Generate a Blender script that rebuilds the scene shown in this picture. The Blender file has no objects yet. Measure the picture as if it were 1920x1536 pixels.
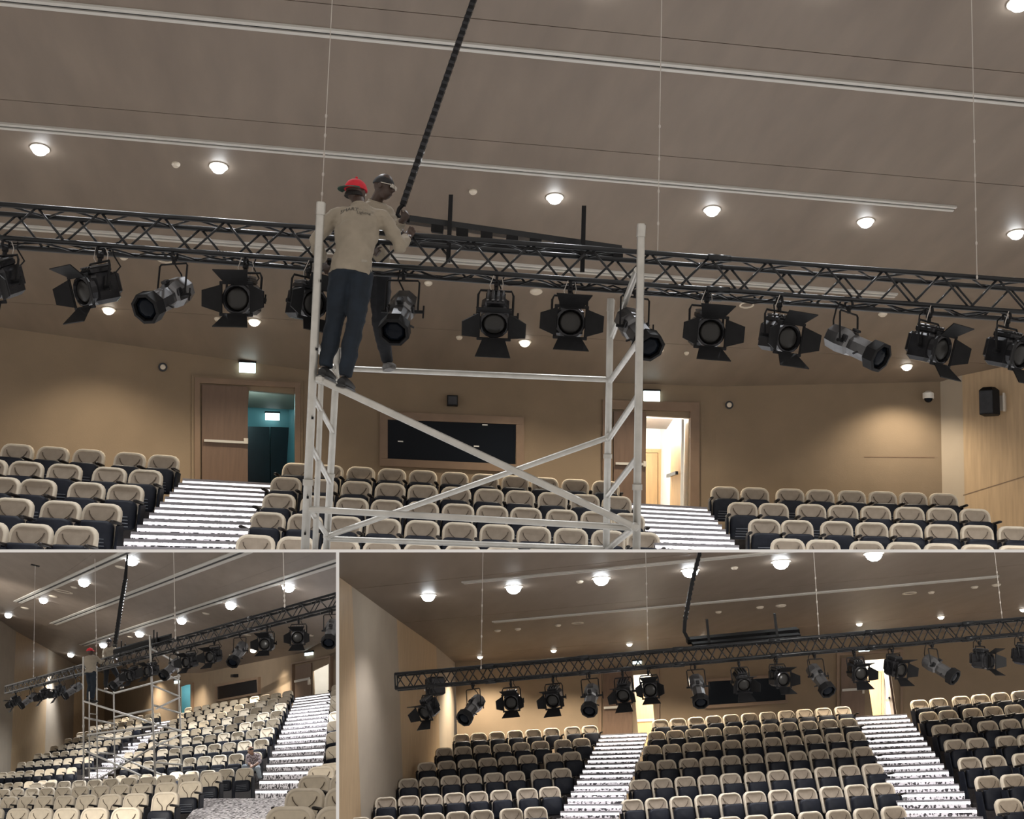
import bpy, bmesh, math, random
from mathutils import Vector, Matrix
random.seed(7)
SC = bpy.context.scene
COL = SC.collection

# ---------------------------------------------------------------- camera, world, exposure
F = 2200.0                                   # focal length in pixels of the 1920 x 1536 frame
CX, CY = 960.0, 768.0
CAM = Vector((0, 0, 1.6))
_up = Vector((535, 15518, -2200)).normalized()          # the upper hall's vertical, seen from the camera
_x = Vector((16040, -882, -2200)); _x = (_x - _up * _x.dot(_up)).normalized()
_y = _up.cross(_x)
R = Matrix((_x, _y, _up))                    # camera axes -> world axes
cd = bpy.data.cameras.new('camera'); cd.sensor_width = 36; cd.sensor_fit = 'HORIZONTAL'
cd.lens = 36 * F / 1920; cd.clip_start = .05; cd.clip_end = 600
cam = bpy.data.objects.new('camera', cd); COL.objects.link(cam)
cam.matrix_world = Matrix.Translation(CAM) @ R.to_4x4()
SC.camera = cam
w = bpy.data.worlds.new('world'); SC.world = w; w.use_nodes = True
w.node_tree.nodes['Background'].inputs[0].default_value = (1.0, .93, .86, 1)
w.node_tree.nodes['Background'].inputs[1].default_value = .62
SC.view_settings.view_transform = 'Standard'; SC.view_settings.look = 'None'
SC.view_settings.gamma = 1; SC.view_settings.use_curve_mapping = False
SC.view_settings.exposure = 0.12
LIGHT = {'A': 260.0, 'B': 2300.0, 'C': 480.0}   # watts of one ceiling downlight in each hall
LIGHT2 = {'A': 330.0, 'B': 1700.0, 'C': 1000.0}    # the small warm ones near the rear walls

def fill_spot(name, loc, aim, watts, size):
    ld = bpy.data.lights.new(name, 'SPOT'); ld.energy = watts; ld.color = (1, .95, .88); ld.spot_size = size; ld.spot_blend = .8; ld.shadow_soft_size = .5
    o = bpy.data.objects.new(name, ld); COL.objects.link(o); o.location = loc; o.rotation_euler = (aim - loc).to_track_quat('-Z', 'Y').to_euler()
def P(u, v, d): return CAM + R @ Vector(((u - CX) / F * d, -(v - CY) / F * d, -d))
# fill spots added outside the frame to brighten the two lower halls
fill_spot('fill_light', P(-330, 1075, 15), P(240, 1480, 26), 3200, 1.5)
fill_spot('fill_light', P(-420, 1090, 45), P(360, 1300, 74), 15000, 1.2)
fill_spot('fill_light', P(330, 1640, 34), P(60, 1290, 78), 16000, .8)
fill_spot('fill_light', P(2120, 1075, 15), P(1500, 1480, 27), 1500, 1.5)
def camv(a): return (R @ Vector(a)).normalized()
UP = {'A': Vector((0, 0, 1)), 'B': camv((-.10, 1, -.333)), 'C': camv((-.05, 1, -.34))}
YAW = {'A': -.05, 'B': -.12, 'C': .19}
VIEW = {'A': 'upper view', 'B': 'lower left view', 'C': 'lower right view'}
def frame(hall, slope=0.0, yaw=0.0):
    x = camv((1, -slope, 0)); z = UP[hall]; z = (z - x * z.dot(x)).normalized(); y = z.cross(x)
    m = Matrix((x, y, z)).transposed()
    return m @ Matrix.Rotation(yaw, 3, 'Z')
def mtx(loc, rot3): return Matrix.Translation(loc) @ rot3.to_4x4()
def plane3(a, b, c): return (a, (b - a).cross(c - a).normalized())
def hit(u, v, pl):
    d = (P(u, v, 1) - CAM); t = (pl[0] - CAM).dot(pl[1]) / d.dot(pl[1])
    return CAM + d * t
def depth(p): return -(R.transposed() @ (p - CAM)).z

# ---------------------------------------------------------------- materials
MATS = {}
def mat(name, col, rough=.6, metal=0.0, var=0.0, scale=8.0, bump=0.0, stretch=(1, 1, 1), col2=None, spec=.5, emit=0.0, ecol=None, thresh=None, coat=0.0, bscale=None):
    m = bpy.data.materials.new(name); m.use_nodes = True; nt = m.node_tree; b = nt.nodes['Principled BSDF']
    b.inputs['Base Color'].default_value = (*col, 1); b.inputs['Roughness'].default_value = rough
    b.inputs['Metallic'].default_value = metal; b.inputs['Specular IOR Level'].default_value = spec
    b.inputs['Coat Weight'].default_value = coat
    if emit:
        b.inputs['Emission Color'].default_value = (*(ecol or col), 1); b.inputs['Emission Strength'].default_value = emit
    if var or bump or col2:
        tc = nt.nodes.new('ShaderNodeTexCoord'); mp = nt.nodes.new('ShaderNodeMapping'); mp.inputs['Scale'].default_value = stretch
        nz = nt.nodes.new('ShaderNodeTexNoise'); nz.inputs['Scale'].default_value = scale; nz.inputs['Detail'].default_value = 5
        nt.links.new(tc.outputs['Object'], mp.inputs[0]); nt.links.new(mp.outputs[0], nz.inputs[0])
        rp = nt.nodes.new('ShaderNodeValToRGB')
        lo, hi = thresh or (.3, .7)
        rp.color_ramp.elements[0].position = lo; rp.color_ramp.elements[1].position = hi
        c2 = col2 or tuple(min(1, c * (1 + var)) for c in col); c1 = col if col2 else tuple(c * (1 - var) for c in col)
        rp.color_ramp.elements[0].color = (*c1, 1); rp.color_ramp.elements[1].color = (*c2, 1)
        nt.links.new(nz.outputs[0], rp.inputs[0]); nt.links.new(rp.outputs[0], b.inputs['Base Color'])
        if bump:
            bp = nt.nodes.new('ShaderNodeBump'); bp.inputs['Strength'].default_value = bump; bp.inputs['Distance'].default_value = .02
            src = nz
            if bscale:
                src = nt.nodes.new('ShaderNodeTexNoise'); src.inputs['Scale'].default_value = bscale; nt.links.new(tc.outputs['Object'], src.inputs[0])
            nt.links.new(src.outputs[0], bp.inputs['Height']); nt.links.new(bp.outputs[0], b.inputs['Normal'])
    MATS[name] = m
    return m
mat('ceiling_wood', (.19, .150, .118), .55, var=.10, scale=2.2, stretch=(1.2, .25, 1))
mat('ceiling_gap', (.07, .05, .036), .8)
mat('slot_rail', (.50, .48, .44), .5)
mat('slot_dark', (.03, .03, .03), .8)
mat('wall_fabric', (.225, .168, .112), .9, var=.06, scale=1.5, bump=.1, bscale=60)
mat('wall_grey', (.38, .32, .25), .85, var=.05, scale=1.2)
mat('wall_wood', (.44, .315, .19), .55, var=.12, scale=3, stretch=(6, 6, .4))
mat('door_wood', (.135, .083, .055), .5, var=.12, scale=3, stretch=(5, 5, .5))
mat('door_trim', (.195, .128, .082), .5, var=.1, scale=3)
mat('pale_wood', (.50, .31, .14), .5, var=.1, scale=3, stretch=(5, 5, .5))
mat('white_paint', (.80, .79, .75), .7, var=.02, scale=3)
mat('divider_paint', (.95, .95, .95), .7, var=.02, scale=3)
mat('teal_paint', (.13, .27, .29), .7, var=.05, scale=2)
mat('dark_door', (.012, .017, .022), .35, var=.2, scale=3)
mat('dark_glass', (.006, .008, .012), .15, spec=.08)
mat('tray_black', (.003, .003, .0035), .6, var=.2, scale=9, spec=.05)
mat('lamp_glow', (1, 1, 1), .5, emit=26.0, ecol=(.92, .97, 1))
mat('lamp_warm', (1, 1, 1), .5, emit=9.0, ecol=(1, .93, .80))
mat('lamp_off', (.62, .55, .45), .5)
mat('trim_ring', (.55, .50, .43), .5)
mat('sign_glow', (.9, 1, 1), .5, emit=2.6, ecol=(.78, 1, 1))
mat('black_paint', (.008, .008, .009), .55, var=.25, scale=14, spec=.18)
mat('lamp_metal', (.028, .028, .031), .22, metal=.55, var=.25, scale=10, spec=.4)
mat('lamp_shell', (.16, .16, .165), .28, metal=.85, var=.2, scale=9)
mat('lens_glass', (.022, .021, .020), .3, spec=.3)
mat('truss_paint', (.013, .014, .016), .30, metal=.2, var=.2, scale=10, spec=.4)
mat('aluminium', (.50, .485, .45), .36, metal=.55, var=.10, scale=9)
mat('wire', (.46, .42, .38), .5)
mat('seat_shell', (.60, .525, .415), .75, var=.06, scale=9, bump=.08, bscale=120)
mat('seat_cream_shaded', (.33, .272, .212), .9, var=.08, scale=12, bump=.12, bscale=150)  # the same cream upholstery with shade put into its colour
mat('seat_cream', (.60, .52, .40), .85, var=.06, scale=12, bump=.1, bscale=150)
mat('seam_thread', (.10, .075, .055), .9)
mat('pan_plastic', (.011, .013, .020), .5, var=.2, scale=10, spec=.2)
mat('pan_slot', (.10, .11, .13), .4)
mat('arm_wood', (.012, .009, .008), .4, var=.3, scale=14, spec=.3)
mat('carpet_dark', (.035, .03, .03), .95, var=.3, scale=20)
mat('stair_carpet', (.05, .045, .05), .95, col2=(.85, .82, .85), scale=15, thresh=(.45, .50))
mat('stair_led', (1, 1, 1), .4, emit=1.5, ecol=(1, .97, 1))
mat('nosing', (.22, .21, .22), .5)
mat('shoe_grey', (.12, .115, .11), .7, var=.4, scale=30)
mat('skin_dark', (.055, .032, .023), .5, var=.12, scale=14)
mat('skin_mid', (.33, .19, .13), .5, var=.08, scale=14)
mat('shirt_beige', (.285, .245, .19), .9, var=.10, scale=7, bump=.5, bscale=11)
mat('shirt_print', (.42, .36, .37), .9, col2=(.11, .08, .09), scale=26, thresh=(.5, .56), bump=.3, bscale=12)
mat('denim_dark', (.007, .013, .022), .9, var=.30, scale=9, bump=.5, bscale=12)
mat('denim_light', (.30, .34, .38), .9, var=.2, scale=8, bump=.3, bscale=12)
mat('trouser_black', (.006, .007, .010), .9, var=.25, scale=8, bump=.4, bscale=12)
mat('cap_red', (.55, .015, .03), .8, var=.1, scale=16)
mat('cap_under', (.02, .06, .045), .8)
mat('beanie', (.02, .019, .021), .85, var=.2, scale=18)
mat('shoe_black', (.012, .012, .013), .6, var=.2, scale=12)
mat('sock_pale', (.45, .40, .34), .9, var=.1, scale=20)
mat('print_dark', (.05, .045, .04), .8)
mat('print_pale', (.30, .27, .22), .8)
mat('hair', (.012, .010, .009), .8, var=.2, scale=30)
mat('camera_white', (.72, .70, .66), .4)
M = MATS

# ---------------------------------------------------------------- mesh helpers
HALL = {}       # object -> hall whose space it is cut to
CUR = ['A']
class MB:
    def __init__(s): s.v = []; s.f = []; s.m = []
    def add(s, vs, fs, mi=0):
        o = len(s.v); s.v += [Vector(p) for p in vs]; s.f += [tuple(i + o for i in f) for f in fs]; s.m += [mi] * len(fs); return s
    def hexa(s, a, b, mi=0):      # two quads (bottom loop, top loop)
        return s.add(list(a) + list(b), [(3, 2, 1, 0), (4, 5, 6, 7), (0, 1, 5, 4), (1, 2, 6, 5), (2, 3, 7, 6), (3, 0, 4, 7)], mi)
    def box(s, c, size, rot=None, mi=0):
        hx, hy, hz = (k / 2 for k in size); c = Vector(c)
        q = [Vector(p) for p in ((-hx, -hy, -hz), (hx, -hy, -hz), (hx, hy, -hz), (-hx, hy, -hz), (-hx, -hy, hz), (hx, -hy, hz), (hx, hy, hz), (-hx, hy, hz))]
        if rot: q = [rot @ p for p in q]
        q = [p + c for p in q]
        return s.hexa(q[:4], q[4:], mi)
    def bbox(s, c, size, bev, rot=None, mi=0):      # box with chamfered vertical and horizontal edges
        hx, hy, hz = (k / 2 for k in size); b = min(bev, hx * .9, hy * .9, hz * .9); c = Vector(c)
        rings = []
        for z, i in ((-hz, b), (-hz + b, 0), (hz - b, 0), (hz, b)):
            x, y = hx - i, hy - i; k = b if not i else b * .6
            rings.append([(-x + k, -y, z), (x - k, -y, z), (x, -y + k, z), (x, y - k, z), (x - k, y, z), (-x + k, y, z), (-x, y - k, z), (-x, -y + k, z)])
        vs = [Vector(p) for r in rings for p in r]
        if rot: vs = [rot @ p for p in vs]
        vs = [p + c for p in vs]
        fs = [tuple(range(7, -1, -1)), tuple(range(24, 32))]
        for r in range(3):
            for i in range(8): j = (i + 1) % 8; fs.append((r * 8 + i, r * 8 + j, r * 8 + 8 + j, r * 8 + 8 + i))
        return s.add(vs, fs, mi)
    def tube(s, pts, r, n=8, cap=True, mi=0, xdir=None, ry=None, spin=0.0):
        pts = [Vector(p) for p in pts]; k = len(pts)
        rs = r if isinstance(r, (list, tuple)) else [r] * k
        rys = ry if isinstance(ry, (list, tuple)) else ([ry] * k if ry else rs)
        o = len(s.v); prev = None
        for i, p in enumerate(pts):
            t = (pts[min(i + 1, k - 1)] - pts[max(i - 1, 0)]).normalized()
            if xdir is not None: a = Vector(xdir)
            elif prev is None: a = Vector((0, 0, 1)) if abs(t.z) < .9 else Vector((1, 0, 0))
            else: a = prev
            a = (a - t * a.dot(t)).normalized(); prev = a; b = t.cross(a)
            for j in range(n):
                th = 2 * math.pi * j / n + spin
                s.v.append(p + a * (math.cos(th) * rs[i]) + b * (math.sin(th) * rys[i]))
        for i in range(k - 1):
            for j in range(n):
                q = (j + 1) % n; s.f.append((o + i * n + j, o + i * n + q, o + (i + 1) * n + q, o + (i + 1) * n + j)); s.m.append(mi)
        if cap:
            s.f.append(tuple(o + j for j in range(n - 1, -1, -1))); s.f.append(tuple(o + (k - 1) * n + j for j in range(n))); s.m += [mi, mi]
        return s
    def ball(s, c, r, n=10, rings=7, rot=None, mi=0):
        rx, ry, rz = r if isinstance(r, (list, tuple)) else (r, r, r); c = Vector(c); vs = [Vector((0, 0, -rz))]; fs = []
        for i in range(1, rings):
            ph = -math.pi / 2 + math.pi * i / rings
            for j in range(n):
                th = 2 * math.pi * j / n; vs.append(Vector((rx * math.cos(ph) * math.cos(th), ry * math.cos(ph) * math.sin(th), rz * math.sin(ph))))
        vs.append(Vector((0, 0, rz)))
        for j in range(n): fs.append((0, 1 + (j + 1) % n, 1 + j)); fs.append((len(vs) - 1, 1 + (rings - 2) * n + j, 1 + (rings - 2) * n + (j + 1) % n))
        for i in range(rings - 2):
            for j in range(n): q = (j + 1) % n; fs.append((1 + i * n + j, 1 + i * n + q, 1 + (i + 1) * n + q, 1 + (i + 1) * n + j))
        if rot: vs = [rot @ p for p in vs]
        return s.add([p + c for p in vs], fs, mi)
    def loft(s, rings, cap0=True, cap1=True, mi=0):
        n = len(rings[0]); o = len(s.v)
        for r in rings: s.v += [Vector(p) for p in r]
        for i in range(len(rings) - 1):
            for j in range(n): q = (j + 1) % n; s.f.append((o + i * n + j, o + i * n + q, o + (i + 1) * n + q, o + (i + 1) * n + j)); s.m.append(mi)
        if cap0: s.f.append(tuple(o + j for j in range(n - 1, -1, -1))); s.m.append(mi)
        if cap1: s.f.append(tuple(o + (len(rings) - 1) * n + j for j in range(n))); s.m.append(mi)
        return s
    def mesh(s, name, mats, smooth=False):
        me = bpy.data.meshes.new(name); me.from_pydata([tuple(p) for p in s.v], [], s.f)
        for m_ in (mats if isinstance(mats, (list, tuple)) else [mats]): me.materials.append(M[m_] if isinstance(m_, str) else m_)
        me.polygons.foreach_set('material_index', s.m)
        bm = bmesh.new(); bm.from_mesh(me); bmesh.ops.recalc_face_normals(bm, faces=bm.faces); bm.to_mesh(me); bm.free()
        if smooth:
            me.polygons.foreach_set('use_smooth', [True] * len(me.polygons))
        me.update(); return me
WMX = {}
def link(o, parent=None, local=None, world=None):
    COL.objects.link(o); HALL[o] = CUR[0]
    if parent is not None:
        o.parent = parent; l = local if local is not None else Matrix.Identity(4); o.matrix_local = l; WMX[o] = WMX[parent] @ l
    else:
        wm = world if world is not None else Matrix.Identity(4); o.matrix_world = wm; WMX[o] = wm
    return o
def smooth_angle(o, deg=35):
    o.data.polygons.foreach_set('use_smooth', [True] * len(o.data.polygons))
    try: o.data.set_sharp_from_angle(angle=math.radians(deg))
    except Exception: pass
def obj(name, mb, mats, parent=None, local=None, smooth=0, wspace=False):
    me = mb.mesh(name, mats) if isinstance(mb, MB) else mb
    o = bpy.data.objects.new(name, me)
    if wspace and parent is not None: me.transform((WMX[parent] @ (local or Matrix.Identity(4))).inverted())
    link(o, parent, local)
    if smooth: smooth_angle(o, smooth)
    return o
def inst(name, me, parent=None, local=None, world=None): return link(bpy.data.objects.new(name, me), parent, local, world)
def tag(o, label=None, cat=None, group=None, kind=None):
    if label: o['label'] = label
    if cat: o['category'] = cat
    if group: o['group'] = group
    if kind: o['kind'] = kind
    return o
def thing(name, label, cat, m4, group=None, kind=None):
    o = bpy.data.objects.new(name, None); o.empty_display_size = .1; link(o, world=m4)
    return tag(o, label, cat, group, kind)
def struct(name, mb, mats, label=None, smooth=0):
    o = obj(name, mb, mats, smooth=smooth); o['kind'] = 'structure'
    if label: o['label'] = label
    return o
ORD = ['first', 'second', 'third', 'fourth', 'fifth', 'sixth', 'seventh', 'eighth', 'ninth', 'tenth', 'eleventh', 'twelfth', 'thirteenth', 'fourteenth', 'fifteenth', 'sixteenth']

# ---------------------------------------------------------------- shell builders
def ceiling(hall, pl, xdir, edges, u0, u1):
    """wood panels between seam lines; edges = pixel points the seams pass through, front to back"""
    CUR[0] = hall; n = pl[1]
    if n.dot(UP[hall]) < 0: n = -n
    pts = [hit(u, v, pl) for u, v in edges]
    ydir = n.cross(xdir).normalized()
    root = struct('ceiling', MB().hexa(*[[pts[a] + xdir * s + n * z for a, s in ((0, u0), (0, u1), (-1, u1), (-1, u0))] for z in (.05, .12)]), 'ceiling_gap', 'brown wood panel ceiling sloping down to the rear wall, ' + VIEW[hall])
    for a, b in zip(pts[:-1], pts[1:]):
        g = (b - a).normalized() * (.007 if hall == 'A' else .015)
        q = [[p + xdir * s + n * z for p, s in ((a + g, u0), (a + g, u1), (b - g, u1), (b - g, u0))] for z in (0, .05)]
        obj('panel', MB().hexa(*q), 'ceiling_wood', root)
    return root
def slot(hall, pl, p0, p1, wid, label):
    """linear ceiling slot: two pale rails and a dark gap"""
    CUR[0] = hall; n = pl[1] if pl[1].dot(UP[hall]) > 0 else -pl[1]
    a, b = hit(*p0, pl), hit(*p1, pl); x = (b - a).normalized(); y = n.cross(x)
    t = thing('ceiling_slot', label, 'ceiling slot', Matrix.Translation(a), 'linear slots in the ceiling, ' + VIEW[hall])
    for nm, y0, y1, z0, z1, mm in (('rail', -wid / 2, -wid * .14, -.03, .02, 'slot_rail'), ('rail', wid * .14, wid / 2, -.03, .02, 'slot_rail'), ('gap', -wid * .14, wid * .14, -.012, .02, 'slot_dark')):
        obj(nm, MB().hexa(*[[p + y * k + n * z for p, k in ((a, y0), (b, y0), (b, y1), (a, y1))] for z in (z0, z1)]), mm, t, wspace=True)
def walls(hall, pl, tops, mats, names, H, openings=None, thick=.15, up=None):
    """vertical facets hung from the ceiling plane along pixel points; returns their planes"""
    CUR[0] = hall; up = up or UP[hall]; pts = [hit(u, v, pl) for u, v in tops]; res = []
    for i in range(len(pts) - 1):
        A, B = pts[i], pts[i + 1]; h = B - A; s = (h - up * h.dot(up)); L = s.length; s = s / L; n = up.cross(s)      # n points away from the camera when s runs to the right
        if n.dot(A - CAM) < 0: n = -n
        za, zb = 0.0, h.dot(up); facet = (A, n)
        def sz(p, A=A, s=s): return ((p - A).dot(s), (p - A).dot(up))
        def W(a, z, k, A=A, s=s, n=n): return A + s * a + up * z + n * k
        mb = MB(); ops = []
        for (qu0, qv0, qu1, qv1) in (openings or {}).get(i, []):
            s0, z1 = sz(hit(qu0, qv0, facet)); s1, z0 = sz(hit(qu1, qv1, facet)); ops.append((s0, z0, s1, z1))
        zt = min(za, zb) - .02
        mb.hexa([W(0, zt, 0), W(L, zt, 0), W(L, zt, thick), W(0, zt, thick)], [W(0, za + .3, 0), W(L, zb + .3, 0), W(L, zb + .3, thick), W(0, za + .3, thick)])
        ss = sorted({0, L, *[o for q in ops for o in (q[0], q[2])]}); zs = sorted({-H, zt, *[o for q in ops for o in (q[1], q[3])]})
        for a, b in zip(ss[:-1], ss[1:]):
            for c, d in zip(zs[:-1], zs[1:]):
                if any(q[0] - 1e-6 <= a and b <= q[2] + 1e-6 and q[1] - 1e-6 <= c and d <= q[3] + 1e-6 for q in ops): continue
                mb.hexa([W(a, c, 0), W(b, c, 0), W(b, c, thick), W(a, c, thick)], [W(a, d, 0), W(b, d, 0), W(b, d, thick), W(a, d, thick)])
        struct(names[i], mb, mats[i])
        res.append((facet, s, up, n))
    return res
def on(fc, u, v, off=0.0): return hit(u, v, fc[0]) - fc[3] * off
def slabq(fc, quad, z0, z1):      # pixel quad on a facet, pushed out to z0..z1 towards the room
    mb = MB(); a = [on(fc, u, v, z0) for u, v in quad]; b = [on(fc, u, v, z0) - fc[3] * (z1 - z0) for u, v in quad]
    return mb.hexa(a, b)
def rq(u0, v0, u1, v1, k=0.0): # rectangle whose top and bottom follow slope k
    return [(u0, v0), (u1, v0 + k * (u1 - u0)), (u1, v1 + k * (u1 - u0)), (u0, v1)]

# ---------------------------------------------------------------- lights
def spot(hall, p, watts, col, size=1.9, blend=.7, rad=.10):
    ld = bpy.data.lights.new('downlight_beam', 'SPOT'); ld.energy = watts; ld.color = col; ld.spot_size = size; ld.spot_blend = blend; ld.shadow_soft_size = rad
    return ld, p
def downlight(hall, pl, u, v, r, label, glow='lamp_glow', watts=0, col=(.95, .97, 1), size=2.0, grp='bright ceiling downlights'):
    CUR[0] = hall; n = pl[1] if pl[1].dot(UP[hall]) > 0 else -pl[1]
    p = hit(u, v, pl); x = (P(u + 10, v, depth(p)) - p); x = (x - n * x.dot(n)).normalized(); y = n.cross(x)
    m4 = mtx(p, Matrix((x, y, n)).transposed())
    t = thing('ceiling_downlight', label, 'downlight', m4, grp + ', ' + VIEW[hall])
    k = 16
    def ring(rr, z): return [(rr * math.cos(2 * math.pi * i / k), rr * math.sin(2 * math.pi * i / k), z) for i in range(k)]
    obj('trim_ring', MB().loft([ring(r, .02), ring(r * 1.25, .02), ring(r * 1.25, -.012), ring(r, -.018)], False, False), 'trim_ring', t)
    obj('glow_dome', MB().loft([ring(r * 1.0, 0), ring(r * .95, -r * .35), ring(r * .75, -r * .68), ring(r * .42, -r * .9)], True, True), glow, t, smooth=60)  # dome shape added to imitate the round bloom of the lamp
    if watts:
        ld, _ = spot(hall, p, watts, col, size, .8, r * .8)
        lo = bpy.data.objects.new('downlight_beam', ld); COL.objects.link(lo); HALL[lo] = None
        zz = UP[hall]; xx = camv((1, 0, 0)); xx = (xx - zz * xx.dot(zz)).normalized()
        lo.matrix_world = mtx(p - UP[hall] * (.03 + 1.1 * r), Matrix((xx, zz.cross(xx), zz)).transposed())
    return t
def ceiling_disc(hall, pl, u, v, r, label, ring=False, name='ceiling_detector', cat='detector', col='lamp_off', grp='small round fittings in the ceiling'):
    CUR[0] = hall; n = pl[1] if pl[1].dot(UP[hall]) > 0 else -pl[1]
    p = hit(u, v, pl); x = (P(u + 10, v, depth(p)) - p); x = (x - n * x.dot(n)).normalized(); y = n.cross(x); k = 14
    m4 = mtx(p, Matrix((x, y, n)).transposed())
    def rg(rr, z): return [(rr * math.cos(2 * math.pi * i / k), rr * math.sin(2 * math.pi * i / k), z) for i in range(k)]
    mb = MB()
    if ring: mb.loft([rg(r * .78, .01), rg(r * .78, -.02), rg(r, -.02), rg(r, .01)], False, False)
    else: mb.loft([rg(r, .01), rg(r, -.02), rg(r * .6, -.05)], False, True)
    o = obj(name, mb, col); o.data.transform(m4)
    return tag(o, label, cat, grp + ', ' + VIEW[hall])

# ---------------------------------------------------------------- seats
def rrect(wd, z0, z1, rt, rb, y, n=5):
    pts = []
    for cx, cz, r, a0 in ((wd / 2 - rt, z1 - rt, rt, 0), (-wd / 2 + rt, z1 - rt, rt, 90), (-wd / 2 + rb, z0 + rb, rb, 180), (wd / 2 - rb, z0 + rb, rb, 270)):
        for i in range(n):
            a = math.radians(a0 + 90 * i / (n - 1)); pts.append((cx + r * math.cos(a), y, cz + r * math.sin(a)))
    return pts
SEATM = {}
def lean(pts, k=.16, z0=.45): return [(x, y + (z - z0) * k, z) for x, y, z in pts]
def seat_meshes():
    W_ = .52
    for key, fab in (('rear', 'seat_cream_shaded'), ('near', 'seat_cream')):
        b = MB(); b.loft([lean(rrect(W_ - .02, .41, .94, .135, .05, .075)), lean(rrect(W_, .40, .95, .14, .05, .05)), lean(rrect(W_, .40, .95, .14, .05, -.01)), lean(rrect(W_ - .025, .415, .938, .13, .05, -.035)), lean(rrect(W_ - .06, .43, .92, .115, .05, -.036)), lean(rrect(W_ - .085, .445, .905, .105, .05, -.018))], True, False)
        c = MB(); c.loft([lean(rrect(W_ - .085, .445, .905, .105, .05, -.018)), lean(rrect(W_ - .16, .47, .87, .09, .05, -.004)), lean(rrect(W_ - .30, .53, .80, .07, .05, .006)), lean(rrect(.03, .64, .67, .012, .012, .008))], False, True)
        s = MB()
        for sx in (-1, 1):
            pp = [(sx * .165, 0, .845), (sx * .15, 0, .80), (sx * .115, 0, .755), (sx * .07, 0, .72), (sx * .045, 0, .685), (sx * .04, 0, .60)]
            s.tube([(x, -.012 + (z - .45) * .16 - (.004 if abs(x) > .13 else 0), z) for x, y, z in pp], .0065, 5)
        SEATM[key] = {'backrest': b.mesh('backrest', 'seat_shell', True), 'back_cushion': c.mesh('back_cushion', fab, True), 'seam': s.mesh('seam', 'seam_thread')}
        zt = .715 if key == 'rear' else .62
        p = MB(); rings = []
        for y, ins in ((-.035, .02), (-.055, 0), (-.15, 0), (-.175, .03)): rings.append([(x, yy - (z - .3) * .05, z) for x, yy, z in rrect(.47 - 2 * ins, .30 + ins, zt - ins, .09, .06, y)])
        p.loft(rings)
        r = MB()
        for i in range(4): r.bbox((0, -.178 - (.34 + i * .045 - .3) * .05, .345 + i * .045), (.33 - i * .012, .012, .014), .004)
        SEATM[key]['seat_pan'] = p.mesh('seat_pan', 'pan_plastic', True); SEATM[key]['vent_slot'] = r.mesh('vent_slot', 'pan_slot')
    for sx, k in ((1, 'R'), (-1, 'L')):
        a = MB(); a.bbox((sx * .283, -.19, .70), (.06, .34, .04), .012, Matrix.Rotation(-.06, 3, 'X'))
        g = MB(); g.bbox((sx * .285, -.03, .345), (.035, .24, .66), .015); g.bbox((sx * .285, -.05, .02), (.06, .32, .04), .01)
        SEATM['armrest' + k] = a.mesh('armrest', 'arm_wood', True); SEATM['support' + k] = g.mesh('support', 'pan_plastic')
seat_meshes()
STUFFSEATS = []
def seat(m4, key, side, label, group, ends=False, slots=True, scale=1.0):
    t = thing('auditorium_seat', label, 'seat', m4, group); S = SEATM[key]
    b = inst('backrest', S['backrest'], t); c = inst('back_cushion', S['back_cushion'], t); inst('seam', S['seam'], c)
    p = inst('seat_pan', S['seat_pan'], t)
    if slots: inst('vent_slot', S['vent_slot'], p)['kind'] = 'stuff'
    for k in ((side, 'L' if side == 'R' else 'R') if ends else (side,)):
        inst('armrest', SEATM['armrest' + k], t); inst('support', SEATM['support' + k], t)
    return t
BASES = {}
def seat_rows(hall, block, rows, key='rear', side='R', min_w=0, slots=True, yaw=0.0, rowname=None, tiers=True, from_right=False):
    """rows = list of (us, vs, ws): pixel of each backrest's top middle and its pixel width"""
    CUR[0] = hall; out = []
    for ri, (us, vs, ws) in enumerate(rows):
        n = len(us)
        if not isinstance(ws, (list, tuple)): ws = (ws, ws)
        sl = (vs[-1] - vs[0]) / (us[-1] - us[0]) if n > 1 else 0.0
        bases = []
        for i, u in enumerate(us):
            k = (u - us[0]) / max(1e-6, us[-1] - us[0])
            v = vs[0] + (vs[-1] - vs[0]) * k if len(vs) == 2 else vs[i]
            wpx = ws[0] + (ws[-1] - ws[0]) * k if len(ws) == 2 else ws[i]
            d = .52 * F / wpx
            top = P(u, v, d); rot = frame(hall, sl, YAW[hall] + yaw)
            base = top - rot @ Vector((0, .08, .95)); bases.append((base, rot))
            m4 = mtx(base, rot)
            if wpx < min_w: STUFFSEATS.append((m4, key, side)); continue
            rn = rowname[ri] if rowname else ('back row' if ri == 0 else ORD[ri] + ' row from back')
            lab = 'cream folding seat, %s from left, %s, %s, %s' % (ORD[i], rn, block, VIEW[hall])
            seat(m4, key, side, lab, 'seats of %s, %s' % (block, VIEW[hall]), ends=(i == (0 if side == 'R' else n - 1)), slots=slots)
        out.append(bases)
    if tiers: build_tiers(hall, block, out)
    return out
def build_tiers(hall, block, rows):
    up = UP[hall]; root = None; H0 = rows[-1][0][0].dot(up) - 1.2
    for i, bs in enumerate(rows):
        L, rl = bs[0]; Rr, rr = bs[-1]; x = (Rr - L).normalized()
        f = lambda p, r, k: p + r @ Vector((0, k, 0))
        back = 1.2
        if i > 0: back = max(.6, min(8.0, ((rows[i - 1][0][0] - L).dot(rl @ Vector((0, 1, 0)))) - .45))
        a = [f(L - x * .33, rl, -.42), f(Rr + x * .33, rr, -.42), f(Rr + x * .33, rr, back), f(L - x * .33, rl, back)]
        mb = MB().hexa([p - up * .5 for p in a], a)
        if root is None: root = struct('floor', mb, 'carpet_dark', 'dark carpeted seating tiers of %s, %s' % (block, VIEW[hall]))
        else: obj('tier', mb, 'carpet_dark', root)

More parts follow.
